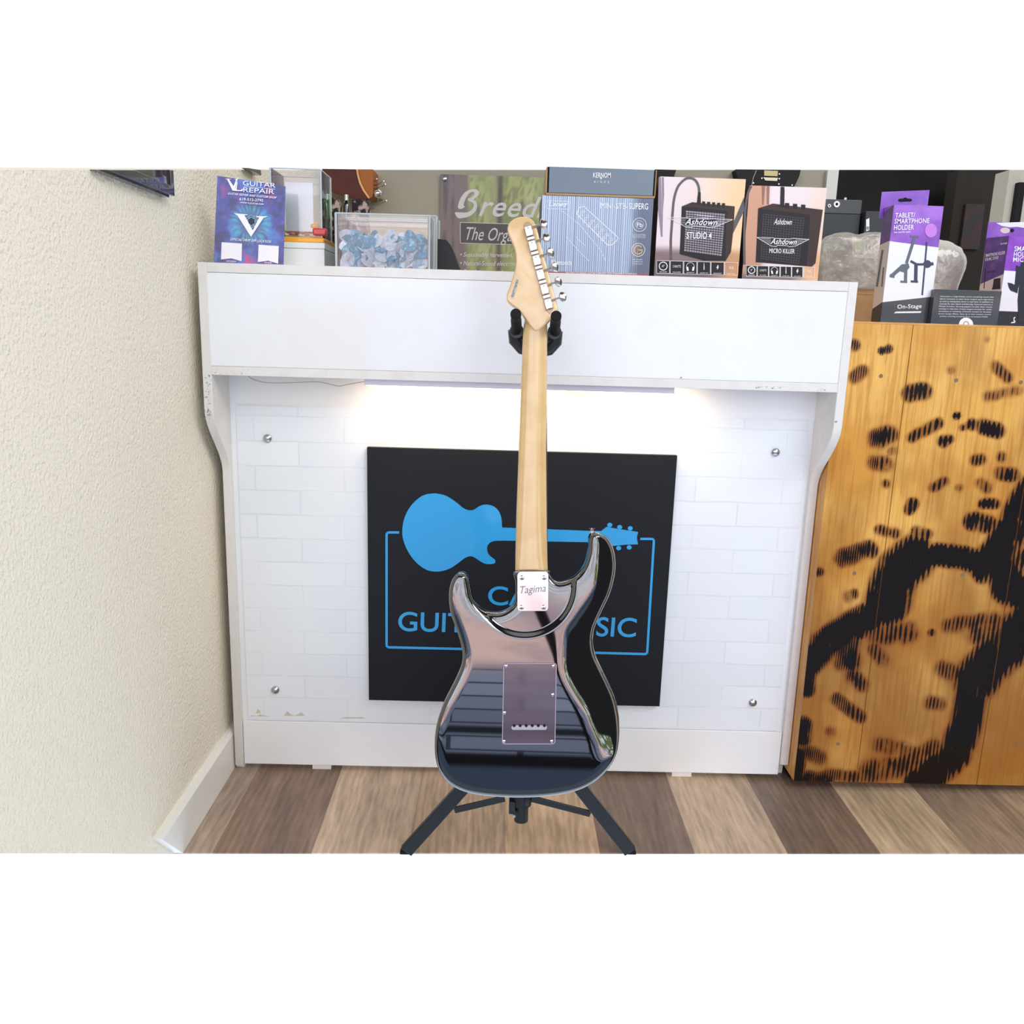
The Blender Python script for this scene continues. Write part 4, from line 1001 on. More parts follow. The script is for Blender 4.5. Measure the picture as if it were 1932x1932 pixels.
slab('patterned_packet', 'black packet with pink stripes behind the black bottle', 'packet', [(664, 376), (694, 376), (696, 386), (692, 512), (664, 512)], .33, .03, m_zeb, 0, H)
bt = thing('bottle', 'small black bottle with a shiny cap behind the pick container', 'bottle', (cx_(654, 400, .30), .30, H))
zc = at(654, 367, y=.30).z; xc = bt.location.x
MB().tube([(xc, .30, H), (xc, .30, zc - .024), (xc, .30, zc - .018), (xc, .30, zc - .012)], [.0078, .0078, .006, .004], 20).build('bottle_body', mat('black_glass', C(18, 16, 18), .08, coat=1), bt, smooth=True, angle=50)
MB().tube([(xc, .30, zc - .012), (xc, .30, zc)], .0042, 16).build('cap', m_chrome, bt, smooth=True, angle=50)
slab('wedge_case', 'black slanted case standing right of the clear acrylic boxes', 'case', [(826, 450), (842, 452), (850, 461), (855, 472), (871, 518), (826, 518)], .20, .08, m_black, .001, H)

# hanging acoustic guitar, lower bout
ag = thing('acoustic_guitar', 'reddish brown acoustic guitar hanging at the back above the pick container', 'guitar', at(665, 374, y=1.19))
P = [(608, 318), (675, 319), (677, 330), (681, 344), (688, 358), (697, 372), (690, 375), (672, 374), (650, 369), (628, 362), (608, 350)]
MB().prism([at(x, y, y=1.19) for x, y in P], (0, .02, 0)).build('back_board', mat('red_brown_lacquer', C(84, 32, 14), .4, spec=.2, var=(9, C(48, 20, 14), .4, .7)), ag)
P = [(675, 319), (704, 319), (704, 364), (702, 371), (697, 373), (688, 358), (681, 344), (677, 330)]
MB().prism([at(x, y, y=1.195) for x, y in P], (0, .105, 0)).build('side_board', mat('orange_mahogany', C(158, 94, 42), .5, spec=.2), ag)
P = [(672, 319), (675, 319), (677, 330), (681, 344), (688, 358), (698, 373), (695, 374), (685, 360), (678, 346), (674, 331)]
MB().prism([at(x, y, y=1.188) for x, y in P], (0, .004, 0)).build('binding', mat('amber_binding', C(216, 154, 76), .3), ag)
for P in ([(703, 342), (708, 340), (711, 337)], [(703, 350), (712, 348), (718, 345), (724, 341)], [(703, 357), (714, 354), (722, 351), (727, 347)], [(700, 391), (712, 387), (722, 383), (729, 378)]):
    p_ = [at(x, y, y=1.22 - .03 * i) for i, (x, y) in enumerate(P)]; p_ = [Vector((p_[0].x, YB, p_[0].z + .012))] + p_
    o = MB().tube(p_, .0018, 8).build('wall_hook', m_steel, None, smooth=True, origin=p_[0]); tag(o, 'bent chrome wire hook sticking out of the wall beside the acoustic guitar', 'hook', 'chrome wall hooks')
c = at(713, 365, y=1.2); o = MB().ball(c, .015, 18, 12, (1, 1, .9)).tube([c, Vector((c.x, YB, c.z))], .006, 10).build('chrome_fitting', m_chrome, None, smooth=True, origin=(c.x, YB, c.z)); tag(o, 'round chrome fitting on the back wall beside the acoustic guitar', 'fitting')

# poster board on the back wall
ys = YB - .012
sb = thing('brand_board', 'forest printed advertising board with grey script lettering on the back wall', 'sign', at(990, 520, y=ys))
A = at(831, 328, y=ys); B = at(1150, 339, y=ys); z0 = .98
def bp_(u, v): return Vector((A.x + (B.x - A.x) * u, ys, z0 + (A.z - z0) * v))
def birch(u, v):
    px = 831 + 319 * u; n1 = fbm(px * .02, v * 2.0, 5); n2 = fbm(px * .05, v * 6, 9)
    g = mixt((150, 156, 84), (112, 124, 66), sstep(-.3, .4, n2))
    g = mixt(g, (176, 174, 128), sstep(.1, .5, n1) * .5)
    tr = 1 - sstep(878, 886, px + 4 * n1)
    tr = max(tr, math.exp(-((px - 943 - 3 * n1) / 6) ** 2), .8 * math.exp(-((px - 905) / 4) ** 2) * sstep(.1, .3, n2), .7 * math.exp(-((px - 985) / 7) ** 2) * sstep(0, .3, n2))
    br_c = mixt((104, 86, 82), (56, 46, 44), sstep(-.2, .3, math.sin(px * .42) * .3 + n1))
    c = mixt(g, br_c, tr)
    if n2 < -.38 and n2 > -.6 and v > .35: c = mixt(c, (90, 80, 60), .5)
    return c
printed(bp_, 90, 40, birch, 'printed_panel', sb, attr_mat('satin_board', .45, .3))
MB().box((A.x, ys + .0005, z0), (B.x, ys + .006, A.z)).build('backing_board', m_black, sb)
BF = Face((A.x, ys, z0), (1, 0, 0), (0, 0, 1))
for px, py in ((839, 337),):
    c = at(px, py, y=ys - .004); MB().tube([(c.x, ys, c.z), (c.x, ys - .006, c.z), (c.x, ys - .008, c.z)], [.007, .007, .003], 16).build('standoff', m_steel, sb, smooth=True)
def z4(x, y): return (800 + x / 6.9, 310 + y / 6.9)
BF.poly([z4(*p) for p in cr_spline([(400, 628), (450, 622), (520, 625), (575, 618), (625, 585), (648, 540), (640, 505), (600, 480), (570, 462), (580, 440), (620, 425), (650, 395), (655, 365), (625, 358), (585, 380), (545, 440), (525, 490), (515, 530), (530, 545), (520, 560), (480, 580), (448, 570), (442, 535), (455, 490), (480, 430), (530, 365), (590, 330), (650, 318), (695, 330), (715, 360), (700, 410), (660, 445), (648, 460), (680, 485), (692, 530), (680, 590), (640, 640), (580, 680), (510, 695), (445, 698)], 3)], 'script_initial', m_greyink, sb, off=.001)
BF.text('reedlove', z4(710, 672), z4(2150, 720), z4(722, 395), m_greyink, sb, shear=.38, bold=.05, off=.001)
BF.poly([z4(472, 752), z4(1900, 800), z4(1900, 1065), z4(472, 1022)], 'caption_box', mat('dark_taupe_ink', C(72, 62, 62), .5), sb, off=.0008)
BF.polys(line_strip([z4(472, 752), z4(1900, 800), z4(1900, 1065), z4(472, 1022), z4(472, 752)], 1.2), 'caption_frame', m_greyink, sb, off=.001)
BF.text('The Organic Series', z4(540, 1035), z4(1760, 1075), z4(556, 812), m_greyink, sb, shear=.3, off=.0012)
BF.text('\u2022 Sustainably harvested,', z4(472, 1215), z4(1155, 1225), z4(472, 1142), m_greyink, sb, shear=.25, bold=.01, off=.001)
BF.text('\u2022 Natural-Sound electronics', z4(472, 1312), z4(1262, 1322), z4(472, 1252), m_greyink, sb, shear=.25, bold=.01, off=.001)
BF.text('\u2022 Revolutionary value', z4(472, 1432), z4(1085, 1440), z4(472, 1362), m_greyink, sb, shear=.25, bold=.01, off=.001)

# boxed pedals: navy foil box and slate box on top of it
yl_ = .042
lx0 = cx_(1021, 440, yl_); lx1 = cx_(1229, 445, yl_); lz = at(1125, 371, y=yl_).z
la = thing('foil_carton', 'navy striped foil carton with a white pedal outline drawing, under the slate carton', 'carton', ((lx0 + lx1) / 2, .1, H))
m_foil = attr_mat('glossy_foil', .34, .5, .6, .15); m_foil.node_tree.nodes['Principled BSDF'].inputs['Metallic'].default_value = .55
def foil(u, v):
    s = .5 + .5 * math.sin(u * 330 + 2 * fbm(u * 40, 0, 2)); c = mixt((96, 112, 134), (190, 208, 224), s * .8)  # printed stripes, paled by window glare put into the navy foil's colour
    c = mixt(c, (50, 62, 82), .72 * sstep(.78, .9, u + .04 * fbm(u * 20, v * 2, 3)))  # right end darkened in the colour where the glare stops
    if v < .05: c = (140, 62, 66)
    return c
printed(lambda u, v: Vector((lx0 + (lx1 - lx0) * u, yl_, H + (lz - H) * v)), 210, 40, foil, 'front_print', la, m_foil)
MB().box((lx0, yl_ + .0003, H), (lx1, yl_ + .13, lz)).build('carton_body', mat('navy_card', C(44, 52, 70), .4), la)
LF = Face((lx0, yl_, H), (1, 0, 0), (0, 0, 1))
def z5(x, y): return (1000 + x / 6.9, 310 + y / 6.9)
LF.text('Laney', z5(238, 562), z5(492, 562), z5(240, 484), m_ink, la, shear=.25, bold=.03)
LF.polys(line_strip([z5(*p) for p in ((222, 470), (520, 482), (518, 582), (218, 576), (222, 470))], .9), 'logo_frame', m_ink, la)
LF.text('MINI-STB-', z5(915, 572), z5(1272, 580), z5(915, 497), m_ink, la, bold=.0); LF.text('SUPERG', z5(1286, 582), z5(1534, 588), z5(1290, 500), m_ink, la, bold=.03)
LF.polys([s for c_ in ((1425, 783, 88), (1408, 1110, 86)) for s in ring(*z5(c_[0], c_[1]), c_[2] / 6.9, .8)] + ring(*z5(1425, 783), 7.6, .5), 'badge_ring', m_ink, la)
LF.text('Fb', z5(1390, 812), z5(1462, 814), z5(1392, 756), m_ink, la, bold=.02)
LF.polys(line_strip([z5(1408 + 55 * math.cos(a), 1110 + 55 * math.sin(a)) for a in [math.radians(-40 - k * 16) for k in range(20)]], 1.9) + line_strip([z5(1405, 1112), z5(1462, 1112)], 1.9) + line_strip([z5(1366, 1068), z5(1372, 1082)], 1.6), 'orange_g_badge', m_orangeink, la, off=.0007)
for i, yy in enumerate((905, 925, 945)): LF.text(('DIRECT MONITORING', 'VIA SUPERG APP', 'SMART SOFTWARE')[i], z5(1330 - 4 * i, yy + 12), z5(1504 - 2 * i, yy + 14), z5(1330, yy), m_ink, la)
for i, yy in enumerate((1230, 1258, 1286)): LF.text(('USE SMART', 'SUPERGROUP', 'TECHNOLOGY')[i], z5(1330, yy + 14), z5(1466, yy + 16), z5(1330, yy), m_ink, la)
LF.text('Bluetooth', z5(280, 1305), z5(535, 1308), z5(282, 1240), m_ink, la, bold=.01)
LF.text('BATTERY POWERED GUITAR AMPLIFIER AND STREAMING INTERFACE', z5(470, 1418), z5(1390, 1436), z5(470, 1398), m_ink, la)
dr_ = line_strip([z5(*p) for p in ((640, 560), (700, 545), (1145, 950), (1130, 985), (1060, 1050), (1005, 1045), (605, 640), (640, 560))], 1.3)
for i in range(7):
    for j in range(3): dr_ += ring(*z5(690 + i * 62 - j * 28, 615 + i * 60 + j * 34), 2.4, .7, 9)
dr_ += line_strip([z5(410, 600), z5(650, 790), z5(920, 1120), z5(985, 1260)], .8) + line_strip([z5(470, 940), z5(620, 1110), z5(770, 1260)], .8) + line_strip([z5(590, 940), z5(720, 1060)], .8)
LF.polys(dr_, 'line_drawing', m_ink, la)
kx0 = cx_(1031, 345, yl_ - .003); kx1 = cx_(1237, 350, yl_ - .003); kz = at(1130, 317, y=yl_ - .003).z
ke = thing('slate_carton', 'slate blue glossy carton with small white logo, stacked on the navy foil carton', 'carton', ((kx0 + kx1) / 2, .1, lz))
m_slate = mat('slate_gloss_card', C(66, 92, 114), .25, coat=.7, coat_rough=.12, var=(4, C(74, 96, 112), .35, .65))
zl = at(1130, 366, y=yl_ - .003).z
MB().box((kx0, yl_ - .003, lz + .0005), (kx1, yl_ + .10, zl)).build('tray_edge', m_card, ke, bevel=.001)
MB().box((kx0 + .001, yl_ - .001, zl), (kx1 - .001, yl_ + .10, kz)).build('inner_box', m_dark, ke)
MB().box((kx0 + .0045, yl_ - .004, zl), (kx1 - .0045, yl_ - .0012, kz)).build('front_flap', m_slate, ke, bevel=.0006)
MB().box((kx0 - .0005, yl_ - .003, zl), (kx0 + .0012, yl_ + .1, kz)).build('side_edge', m_card, ke)
MB().box((kx1 - .0012, yl_ - .003, zl), (kx1 + .0005, yl_ + .1, kz)).build('side_edge', m_card, ke)
KF = Face((kx0, yl_ - .004, lz), (1, 0, 0), (0, 0, 1))
KF.text('KERNOM', z5(820, 172), z5(1048, 174), z5(822, 104), m_ink, ke, bold=.02)
KF.polys([[z5(910, 168), z5(938, 168), z5(926, 196)]], 'logo_tail', m_ink, ke)
KF.text('RIDGE', z5(836, 240), z5(1028, 242), z5(836, 212), m_ink, ke, spacing=2.4)

# two amplifier cartons
m_ampblk = mat('print_black', C(34, 30, 35), .45, spec=.3); m_ampside = mat('print_brown_black', C(62, 46, 42), .45, spec=.3)
m_gril = mat('print_grille_grey', C(150, 140, 148), .4, coat=.3); m_gril2 = mat('print_grille_dark', C(72, 66, 72), .4, coat=.3); m_cable = mat('print_cable_grey', C(70, 62, 66), .4, coat=.3)
def amp_carton(label, cat, pTL, pTR, pBL, pBR, y, f, col, dep=.11):
    xl = at((pTL[0] + pBL[0]) / 2, (pTL[1] + pBL[1]) / 2, y=y).x; xr = at((pTR[0] + pBR[0]) / 2, (pTR[1] + pBR[1]) / 2, y=y).x; zt_ = at((pTL[0] + pTR[0]) / 2, (pTL[1] + pTR[1]) / 2, y=y).z
    o = thing('amplifier_carton', label, cat, ((xl + xr) / 2, y + dep / 2, H))
    printed(lambda u, v: Vector((xl + (xr - xl) * u, y, H + (zt_ - H) * v)), 30, 36, col, 'front_print', o, attr_mat('semi_gloss_print', .35, .4, .4, .12))
    MB().box((xl, y + .0003, H), (xr, y + dep, zt_)).build('carton_body', mat('dark_carton_side', C(58, 46, 46), .45, var=(9, C(96, 62, 54), .45, .7)), o)
    return o, Face((xl, y, H), (1, 0, 0), (0, 0, 1))
def wing_logo(fc, o, zf, x0, x1, y0, h, tx):
    w = x1 - x0; L = [(0, 0), (.29, .04), (.35, .12), (.64, .18), (.70, .12), (1, .22), (.74, .95), (.62, 1.02), (.58, .90), (.39, .86), (.37, 1.0), (.27, .94)]
    P = [zf(x0 + a * w, y0 + b_ * h) for a, b_ in L]
    fc.polys(line_strip(P + [P[0]], .8), 'wing_outline', m_ink, o, off=.0013)
    st = []
    for k in range(1, 5):
        t_ = k / 5.5; st += line_strip([zf(x0 + (.02 + .25 * t_) * w, y0 + t_ * h * .9), zf(x0 + (.27) * w, y0 + t_ * h * .92)], .45) + line_strip([zf(x0 + (.74) * w, y0 + (t_ * .85 + .12) * h), zf(x0 + (.99 - .24 * t_) * w, y0 + (t_ * .85 + .14) * h)], .45)
    fc.polys(st, 'wing_feathers', m_ink, o, off=.0013)
    fc.poly([zf(x0 + a * w, y0 + b_ * h) for a, b_ in ((.25, .12), (.78, .22), (.76, .82), (.27, .76))], 'logo_band', m_ampblk, o, off=.0012)
    fc.text('Ashdown', zf(x0 + .26 * w, y0 + .74 * h), zf(x0 + .76 * w, y0 + .82 * h), zf(x0 + .27 * w, y0 + .10 * h), m_ink, o, shear=.35, bold=.02, off=.0015)
def icons(fc, o, zf, x0, y0, s, pitch, sk, size, watts):
    fr_ = []; 
    for k in range(6):
        a = x0 + pitch * k; b_ = y0 + sk * pitch * k
        c4 = [(a, b_), (a + s, b_ + s * sk), (a + s - 2, b_ + s * .98 + s * sk), (a - 2, b_ + s * .98)]
        if k < 5: fc.poly([zf(*p) for p in c4], 'icon_tile', m_ampblk, o, off=.0009)
        fr_ += line_strip([zf(*p) for p in c4 + [c4[0]]], .75)
    fc.polys(fr_, 'icon_frame', m_ink, o, off=.0012)
    cxy = lambda k: (x0 + pitch * k + s / 2, y0 + sk * pitch * k + s * .43)
    a, b_ = zf(*cxy(0)); fc.polys(ring(a, b_, s * .31 / 6.9, 1.5), 'speaker_ring', m_ink, o, off=.0013)
    def tt(st, k, w, h, dy=0): a, b_ = cxy(k); fc.text(st, zf(a - w / 2, b_ + h / 2 + dy), zf(a + w / 2, b_ + h / 2 + dy), zf(a - w / 2, b_ - h / 2 + dy), m_ink, o, off=.0013)
    tt(size, 0, s * .2, s * .2); tt(watts, 1, s * .62, s * .2)
    a, b_ = zf(*cxy(2)); r = s * .30 / 6.9
    fc.polys(line_strip([(a + r * math.cos(t_), b_ - r * .1 + r * math.sin(t_)) for t_ in [PI + PI * k / 10 for k in range(11)]], .7) + [[(a - r * 1.1, b_), (a - r * .6, b_), (a - r * .4, b_ + r), (a - r * .9, b_ + r)], [(a + r * .6, b_), (a + r * 1.1, b_), (a + r * .9, b_ + r), (a + r * .4, b_ + r)]], 'headphones_icon', m_ink, o, off=.0013)
    a, b_ = zf(*cxy(3)); fc.polys([[(a - .25, b_ - 8), (a + .25, b_ - 8), (a + .7, b_ - 1), (a + .7, b_ + 5), (a - .7, b_ + 5), (a - .7, b_ - 1)]], 'jack_icon', m_ink, o, off=.0013)
    a, b_ = zf(*cxy(4)); fc.polys([[(a + .3, b_ - 4.6), (a - 2.4, b_ + .8), (a - .3, b_ + .8), (a - 1, b_ + 4.8), (a + 2.6, b_ - 1.2), (a + .6, b_ - 1.0), (a + 1.8, b_ - 4.6)]], 'bolt_icon', m_ink, o, off=.0013)
    tt('WA', 5, s * .36, s * .26)
    for k, st in enumerate(('SPEAKER', 'POWER', 'HEADPHONE OUT', 'LINE IN', 'RECHARGE', 'BLUETOOTH')): tt(st, k, s * .6, s * .08, s * .45)
def z6(x, y): return (1200 + x / 6.9, 310 + y / 6.9)
def c6(u, v):
    c = mixt((228, 212, 214), (240, 206, 158), sstep(.1, 1, u) * .9)
    c = mixt(c, (238, 190, 138), sstep(.55, 1.0, u) * sstep(.3, .6, v) * .5)
    fl_ = 1 - sstep(.24, .34, v); c = mixt(c, mixt((120, 98, 100), (196, 142, 92), sstep(.45, .95, u)), fl_)
    c = mixt(c, (92, 78, 84), fl_ * (1 - sstep(.0, .2, v)) * (1 - sstep(.5, .9, u))); return c
a4, f4 = amp_carton('larger peach printed amplifier carton lettered STUDIO 4, beside the navy foil carton', 'carton', (1243, 333), (1406, 337), (1236, 521), (1393, 525), .045, None, c6)
f4.polys([[z6(*p) for p in ((295, 165), (325, 165), (345, 940), (325, 940), (285, 560))], [z6(*p) for p in ((335, 165), (362, 165), (365, 400), (350, 600), (345, 900))]], 'stand_print', mat('print_lilac_grey', C(140, 128, 142), .4), a4, off=.0006)
f4.polys(line_strip([z6(*p) for p in cr_spline([(455, 1240), (452, 1000), (465, 800), (475, 640), (495, 450), (545, 290), (640, 190), (720, 178), (780, 215), (815, 290), (822, 380)], 4, False)], 4.6), 'cable_print', m_cable, a4, off=.0007)
f4.poly([z6(*p) for p in ((1405, 425), (1408, 600), (1260, 900), (1255, 780), (1290, 700))], 'strap_print', m_cable, a4, off=.0007)
f4.poly([z6(*p) for p in ((595, 545), (730, 490), (1285, 545), (1265, 860), (1235, 1140), (1165, 1255), (880, 1250), (570, 1165))], 'amp_side_print', m_ampside, a4, off=.0008)
f4.poly([z6(*p) for p in ((595, 545), (1190, 603), (1172, 830), (1160, 1252), (880, 1250), (568, 1165))], 'amp_front_print', m_ampblk, a4, off=.001)
f4.poly([z6(*p) for p in ((650, 600), (1155, 645), (1135, 900), (1110, 1190), (625, 1125))], 'grille_print', m_gril, a4, off=.0011)
gl = []
for k in range(1, 18): t_ = k / 18; gl += line_strip([z6(650 - 25 * t_, 600 + 525 * t_), z6(1155 - 45 * t_, 645 + 545 * t_)], 1.5)
for k in range(1, 15): t_ = k / 15; gl += line_strip([z6(650 + 505 * t_, 600 + 45 * t_), z6(625 + 485 * t_, 1125 + 65 * t_)], .9)
f4.polys(gl, 'grille_lines', m_ampblk, a4, off=.0012)
f4.polys([[z6(x - 20, 480 + (x - 880) * .09), z6(x + 20, 482 + (x - 880) * .09), z6(x + 18, 540 + (x - 880) * .09), z6(x - 18, 538 + (x - 880) * .09)] for x in (880, 945, 1010, 1075, 1138)], 'knob_print', m_ampblk, a4, off=.0011)
f4.poly([z6(*p) for p in ((808, 360), (840, 360), (842, 520), (790, 520), (798, 440))], 'plug_print', m_ampblk, a4, off=.0011)
f4.poly([z6(*p) for p in ((750, 645), (1060, 665), (930, 705), (850, 690))], 'badge_print', mat('print_pale_lilac', C(206, 192, 206), .4), a4, off=.0012)
wing_logo(f4, a4, z6, 415, 1255, 688, 130, 0)
f4.text('STUDIO 4', z6(655, 965), z6(978, 970), z6(660, 878), m_ink, a4, bold=.02, off=.0015)
icons(f4, a4, z6, 268, 1250, 168, 177, .026, '4"', '3 WATTS')
def z7(x, y): return (1400 + x / 6.9, 310 + y / 6.9)
def c7(u, v):
    c = mixt((232, 216, 218), (236, 200, 164), sstep(.6, 1.0, u) * (1 - v * .6)); c = mixt(c, mixt((206, 150, 118), (186, 140, 112), 1 - v), 1 - sstep(.20, .30, u))
    c = mixt(c, (224, 172, 128), (1 - sstep(.25, .4, v)) * sstep(.6, .9, u)); c = mixt(c, (110, 92, 92), (1 - sstep(.02, .12, v)) * (1 - sstep(.6, .9, u))); return c
a3, f3 = amp_carton('smaller amplifier carton lettered MICRO KILLER at the right end of the white counter', 'carton', (1408, 349), (1558, 354), (1406, 525), (1545, 527), .048, None, c7)
f3.polys(line_strip([z7(*p) for p in cr_spline([(120, 280), (85, 350), (55, 480), (35, 700), (28, 1000), (30, 1300)], 4, False)], 4.6), 'cable_print', m_cable, a3, off=.0007)
f3.polys([[z7(*p) for p in ((258, 280), (300, 280), (280, 520), (262, 520))], [z7(*p) for p in ((322, 280), (358, 282), (350, 520), (322, 520))]], 'stand_print', mat('print_mauve_brown', C(150, 100, 90), .4), a3, off=.0006)
f3.poly([z7(*p) for p in ((210, 570), (400, 508), (1050, 590), (955, 1285), (908, 1330), (700, 1310), (178, 1270))], 'amp_side_print', m_ampside, a3, off=.0008)
f3.poly([z7(*p) for p in ((210, 570), (885, 655), (865, 1000), (838, 1322), (700, 1312), (178, 1270))], 'amp_front_print', m_ampblk, a3, off=.001)
gl = []
for k in range(0, 19): t_ = k / 18; gl += line_strip([z7(275 - 30 * t_, 645 + 580 * t_), z7(805 - 70 * t_, 700 + 590 * t_)], .5)
for k in range(0, 16): t_ = k / 15; gl += line_strip([z7(275 + 530 * t_, 645 + 55 * t_), z7(245 + 490 * t_, 1225 + 65 * t_)], .5)
f3.polys(gl, 'grille_lines', m_gril2, a3, off=.0011)
f3.polys([[z7(x - 28, 500 + (x - 585) * .1), z7(x + 28, 503 + (x - 585) * .1), z7(x + 26, 568 + (x - 585) * .1), z7(x - 26, 565 + (x - 585) * .1)] for x in (586, 690, 796)], 'knob_print', m_ampblk, a3, off=.0011)
f3.poly([z7(*p) for p in ((503, 290), (548, 290), (552, 340), (548, 540), (560, 560), (440, 540), (495, 530), (500, 340))], 'plug_print', m_ampblk, a3, off=.0011)
f3.text('Ashdown', z7(410, 780), z7(645, 788), z7(415, 702), m_ink, a3, shear=.4, bold=.0, off=.0013)
wing_logo(f3, a3, z7, 190, 870, 948, 120, 0)
f3.text('MICRO KILLER', z7(352, 1152), z7(680, 1160), z7(355, 1092), m_ink, a3, bold=.015, off=.0015)
icons(f3, a3, z7, 52, 1314, 140, 149, .026, '3"', '2 WATTS')

# hanging electric guitars at the back
eg = thing('hanging_electric_guitar', 'black electric guitar with cream pickup hanging behind the amplifier cartons', 'guitar', at(1450, 372, y=1.25))
P = [(1388, 319), (1511, 320), (1508, 332), (1503, 343), (1497, 354), (1488, 366), (1440, 374), (1400, 366)]
MB().prism([at(x, y, y=1.25) for x, y in P], (0, .05, 0)).build('body', mat('black_lacquer_back', C(16, 14, 14), .5, spec=.2), eg)
EF = Face(at(1450, 340, y=1.248), (1, 0, 0), (0, 0, 1))
MB().prism([at(x, y, y=1.246) for x, y in ((1442, 321), (1468, 322), (1467, 332), (1442, 331))], (0, .004, 0)).build('pickup', mat('cream_pickup', C(200, 180, 120), .4), eg)
MB().prism([at(x, y, y=1.246) for x, y in ((1440, 334), (1468, 335), (1466, 341), (1444, 340))], (0, .004, 0)).build('bridge', mat('aged_chrome', C(160, 152, 136), .35, .8), eg)
for px, py in ((1421, 345), (1437, 336), (1470, 328), (1470, 337), (1494, 349), (1469, 347)):
    c = at(px, py, y=1.248); MB().tube([c, c + Vector((0, -.003, 0))], .0022, 8).build('screw', m_steel, eg)
EF.polys(line_strip([(1427, 321), (1421, 335), (1418, 350)], .8), 'pickguard_edge', m_greyink, eg, off=.001)
slab('hanging_guitar_edge', 'dark curved edge of another guitar behind the slate carton', 'guitar', [(1236, 319), (1276, 320), (1273, 328), (1270, 338), (1262, 352), (1236, 352)], 1.25, .05, bpy.data.materials['black_lacquer_back'])

# ------------------------------------------------------------------ things on the wood counter
ZW = WZ1 + .004
def ybox(name, label, cat, pxl, pxr, pytop, y, d, m, z0, bev=.001, parts=None):
    xl = cx_(pxl, pytop + 20, y); xr = cx_(pxr, pytop + 20, y); z1 = at((pxl + pxr) / 2, pytop, y=y).z
    o = thing(name, label, cat, ((xl + xr) / 2, y + d / 2, z0))
    MB().box((xl, y, z0), (xr, y + d, z1)).build('carton_body' if not parts else parts, m, o, bevel=bev)
    return o, xl, xr, z1
bpy.data.objects['top'].scale = (1, 1, 1)
m_blkcard = mat('dark_slate_card', C(38, 44, 48), .5)
cbx, x_l, x_r, zcb = ybox('cardboard_box', 'plain brown cardboard box behind the purple tablet holder pack', 'box', 1556, 1651, 545, .37, .10, m_card, ZW)
MB().box((x_l + .01, .3695, zcb - .012), (x_r - .01, .3699, zcb - .0112)).build('flap_seam', mat('card_shadow_line', C(140, 110, 76), .8), cbx)
mx_, xl1, xr1, z1 = ybox('microphone_box', 'grey and white microphone box standing upside down behind the crumpled clear bag', 'box', 1606, 1664, 447, .385, .06, mat('grey_print_box', C(120, 120, 124), .5, var=(14, C(160, 158, 160), .4, .65)), zcb)
MF = Face((xl1, .385, zcb), (1, 0, 0), (0, 0, 1))
MF.poly([(1608, 450), (1662, 452), (1661, 488), (1608, 486)], 'pale_band', mat('pale_band_ink', C(208, 204, 198), .5), mx_, off=.0005)
MF.text('SM', (1657, 460), (1630, 459), (1657, 481), mat('white_outline_ink', C(246, 246, 246), .4), mx_, bold=.04, off=.0015); MF.text('58', (1628, 459), (1611, 458), (1628, 480), mat('lime_ink', C(150, 210, 60), .5), mx_, bold=.03, off=.0015)
sl, _, _, _ = ybox('black_pouch_box', 'dark box behind the crumpled clear bag, right of the MICRO KILLER carton', 'box', 1568, 1598, 452, .40, .04, m_blkcard, zcb)
bb1, xq0, xq1, zb1 = ybox('black_carton', 'black carton supporting the small effects pedal', 'carton', 1550, 1622, 403, .48, .12, m_blkcard, ZW)
pd, xq0, xq1, zb2 = ybox('effects_pedal', 'flat dark grey effects pedal with a jack socket on the black carton', 'effects pedal', 1553, 1625, 376, .48, .09, mat('dark_grey_enamel', C(50, 54, 62), .3, coat=.4), zb1, .0015, 'enclosure')
for px, py, r in ((1578, 385, .0075), (1564, 388, .004)):
    c = at(px, py, y=.48); MB().tube([c, c + Vector((0, -.003, 0))], r, 20).build('jack_socket', m_steel, pd); MB().tube([c + Vector((0, -.003, 0)), c + Vector((0, -.0034, 0))], r * .45, 14).build('socket_hole', m_dark, pd)
c = at(1595, 375, y=.5); MB().tube([c + Vector((0, 0, -.004)), c + Vector((0, 0, .003))], .003, 12).build('foot_switch', m_chrome, pd)
bb2, xs0, xs1, zs = ybox('barcode_carton', 'black carton with a white barcode label standing right of the effects pedal', 'carton', 1632, 1666, 398, .46, .16, m_blkcard, ZW)
SFc = Face((xs0, .46, ZW), (0, 1, 0), (0, 0, 1))
ff = Face((0, .459, 0), (1, 0, 0), (0, 0, 1))
ff.poly([(1634, 414), (1640, 411), (1640, 434), (1634, 436)], 'barcode_label', m_ink, bb2, off=.0006)
ff.polys([[(1634.8 + k * .8, 427), (1635.2 + k * .8, 427), (1635.2 + k * .8, 433), (1634.8 + k * .8, 433)] for k in range(6)], 'barcode', m_blackink, bb2, off=.0009)
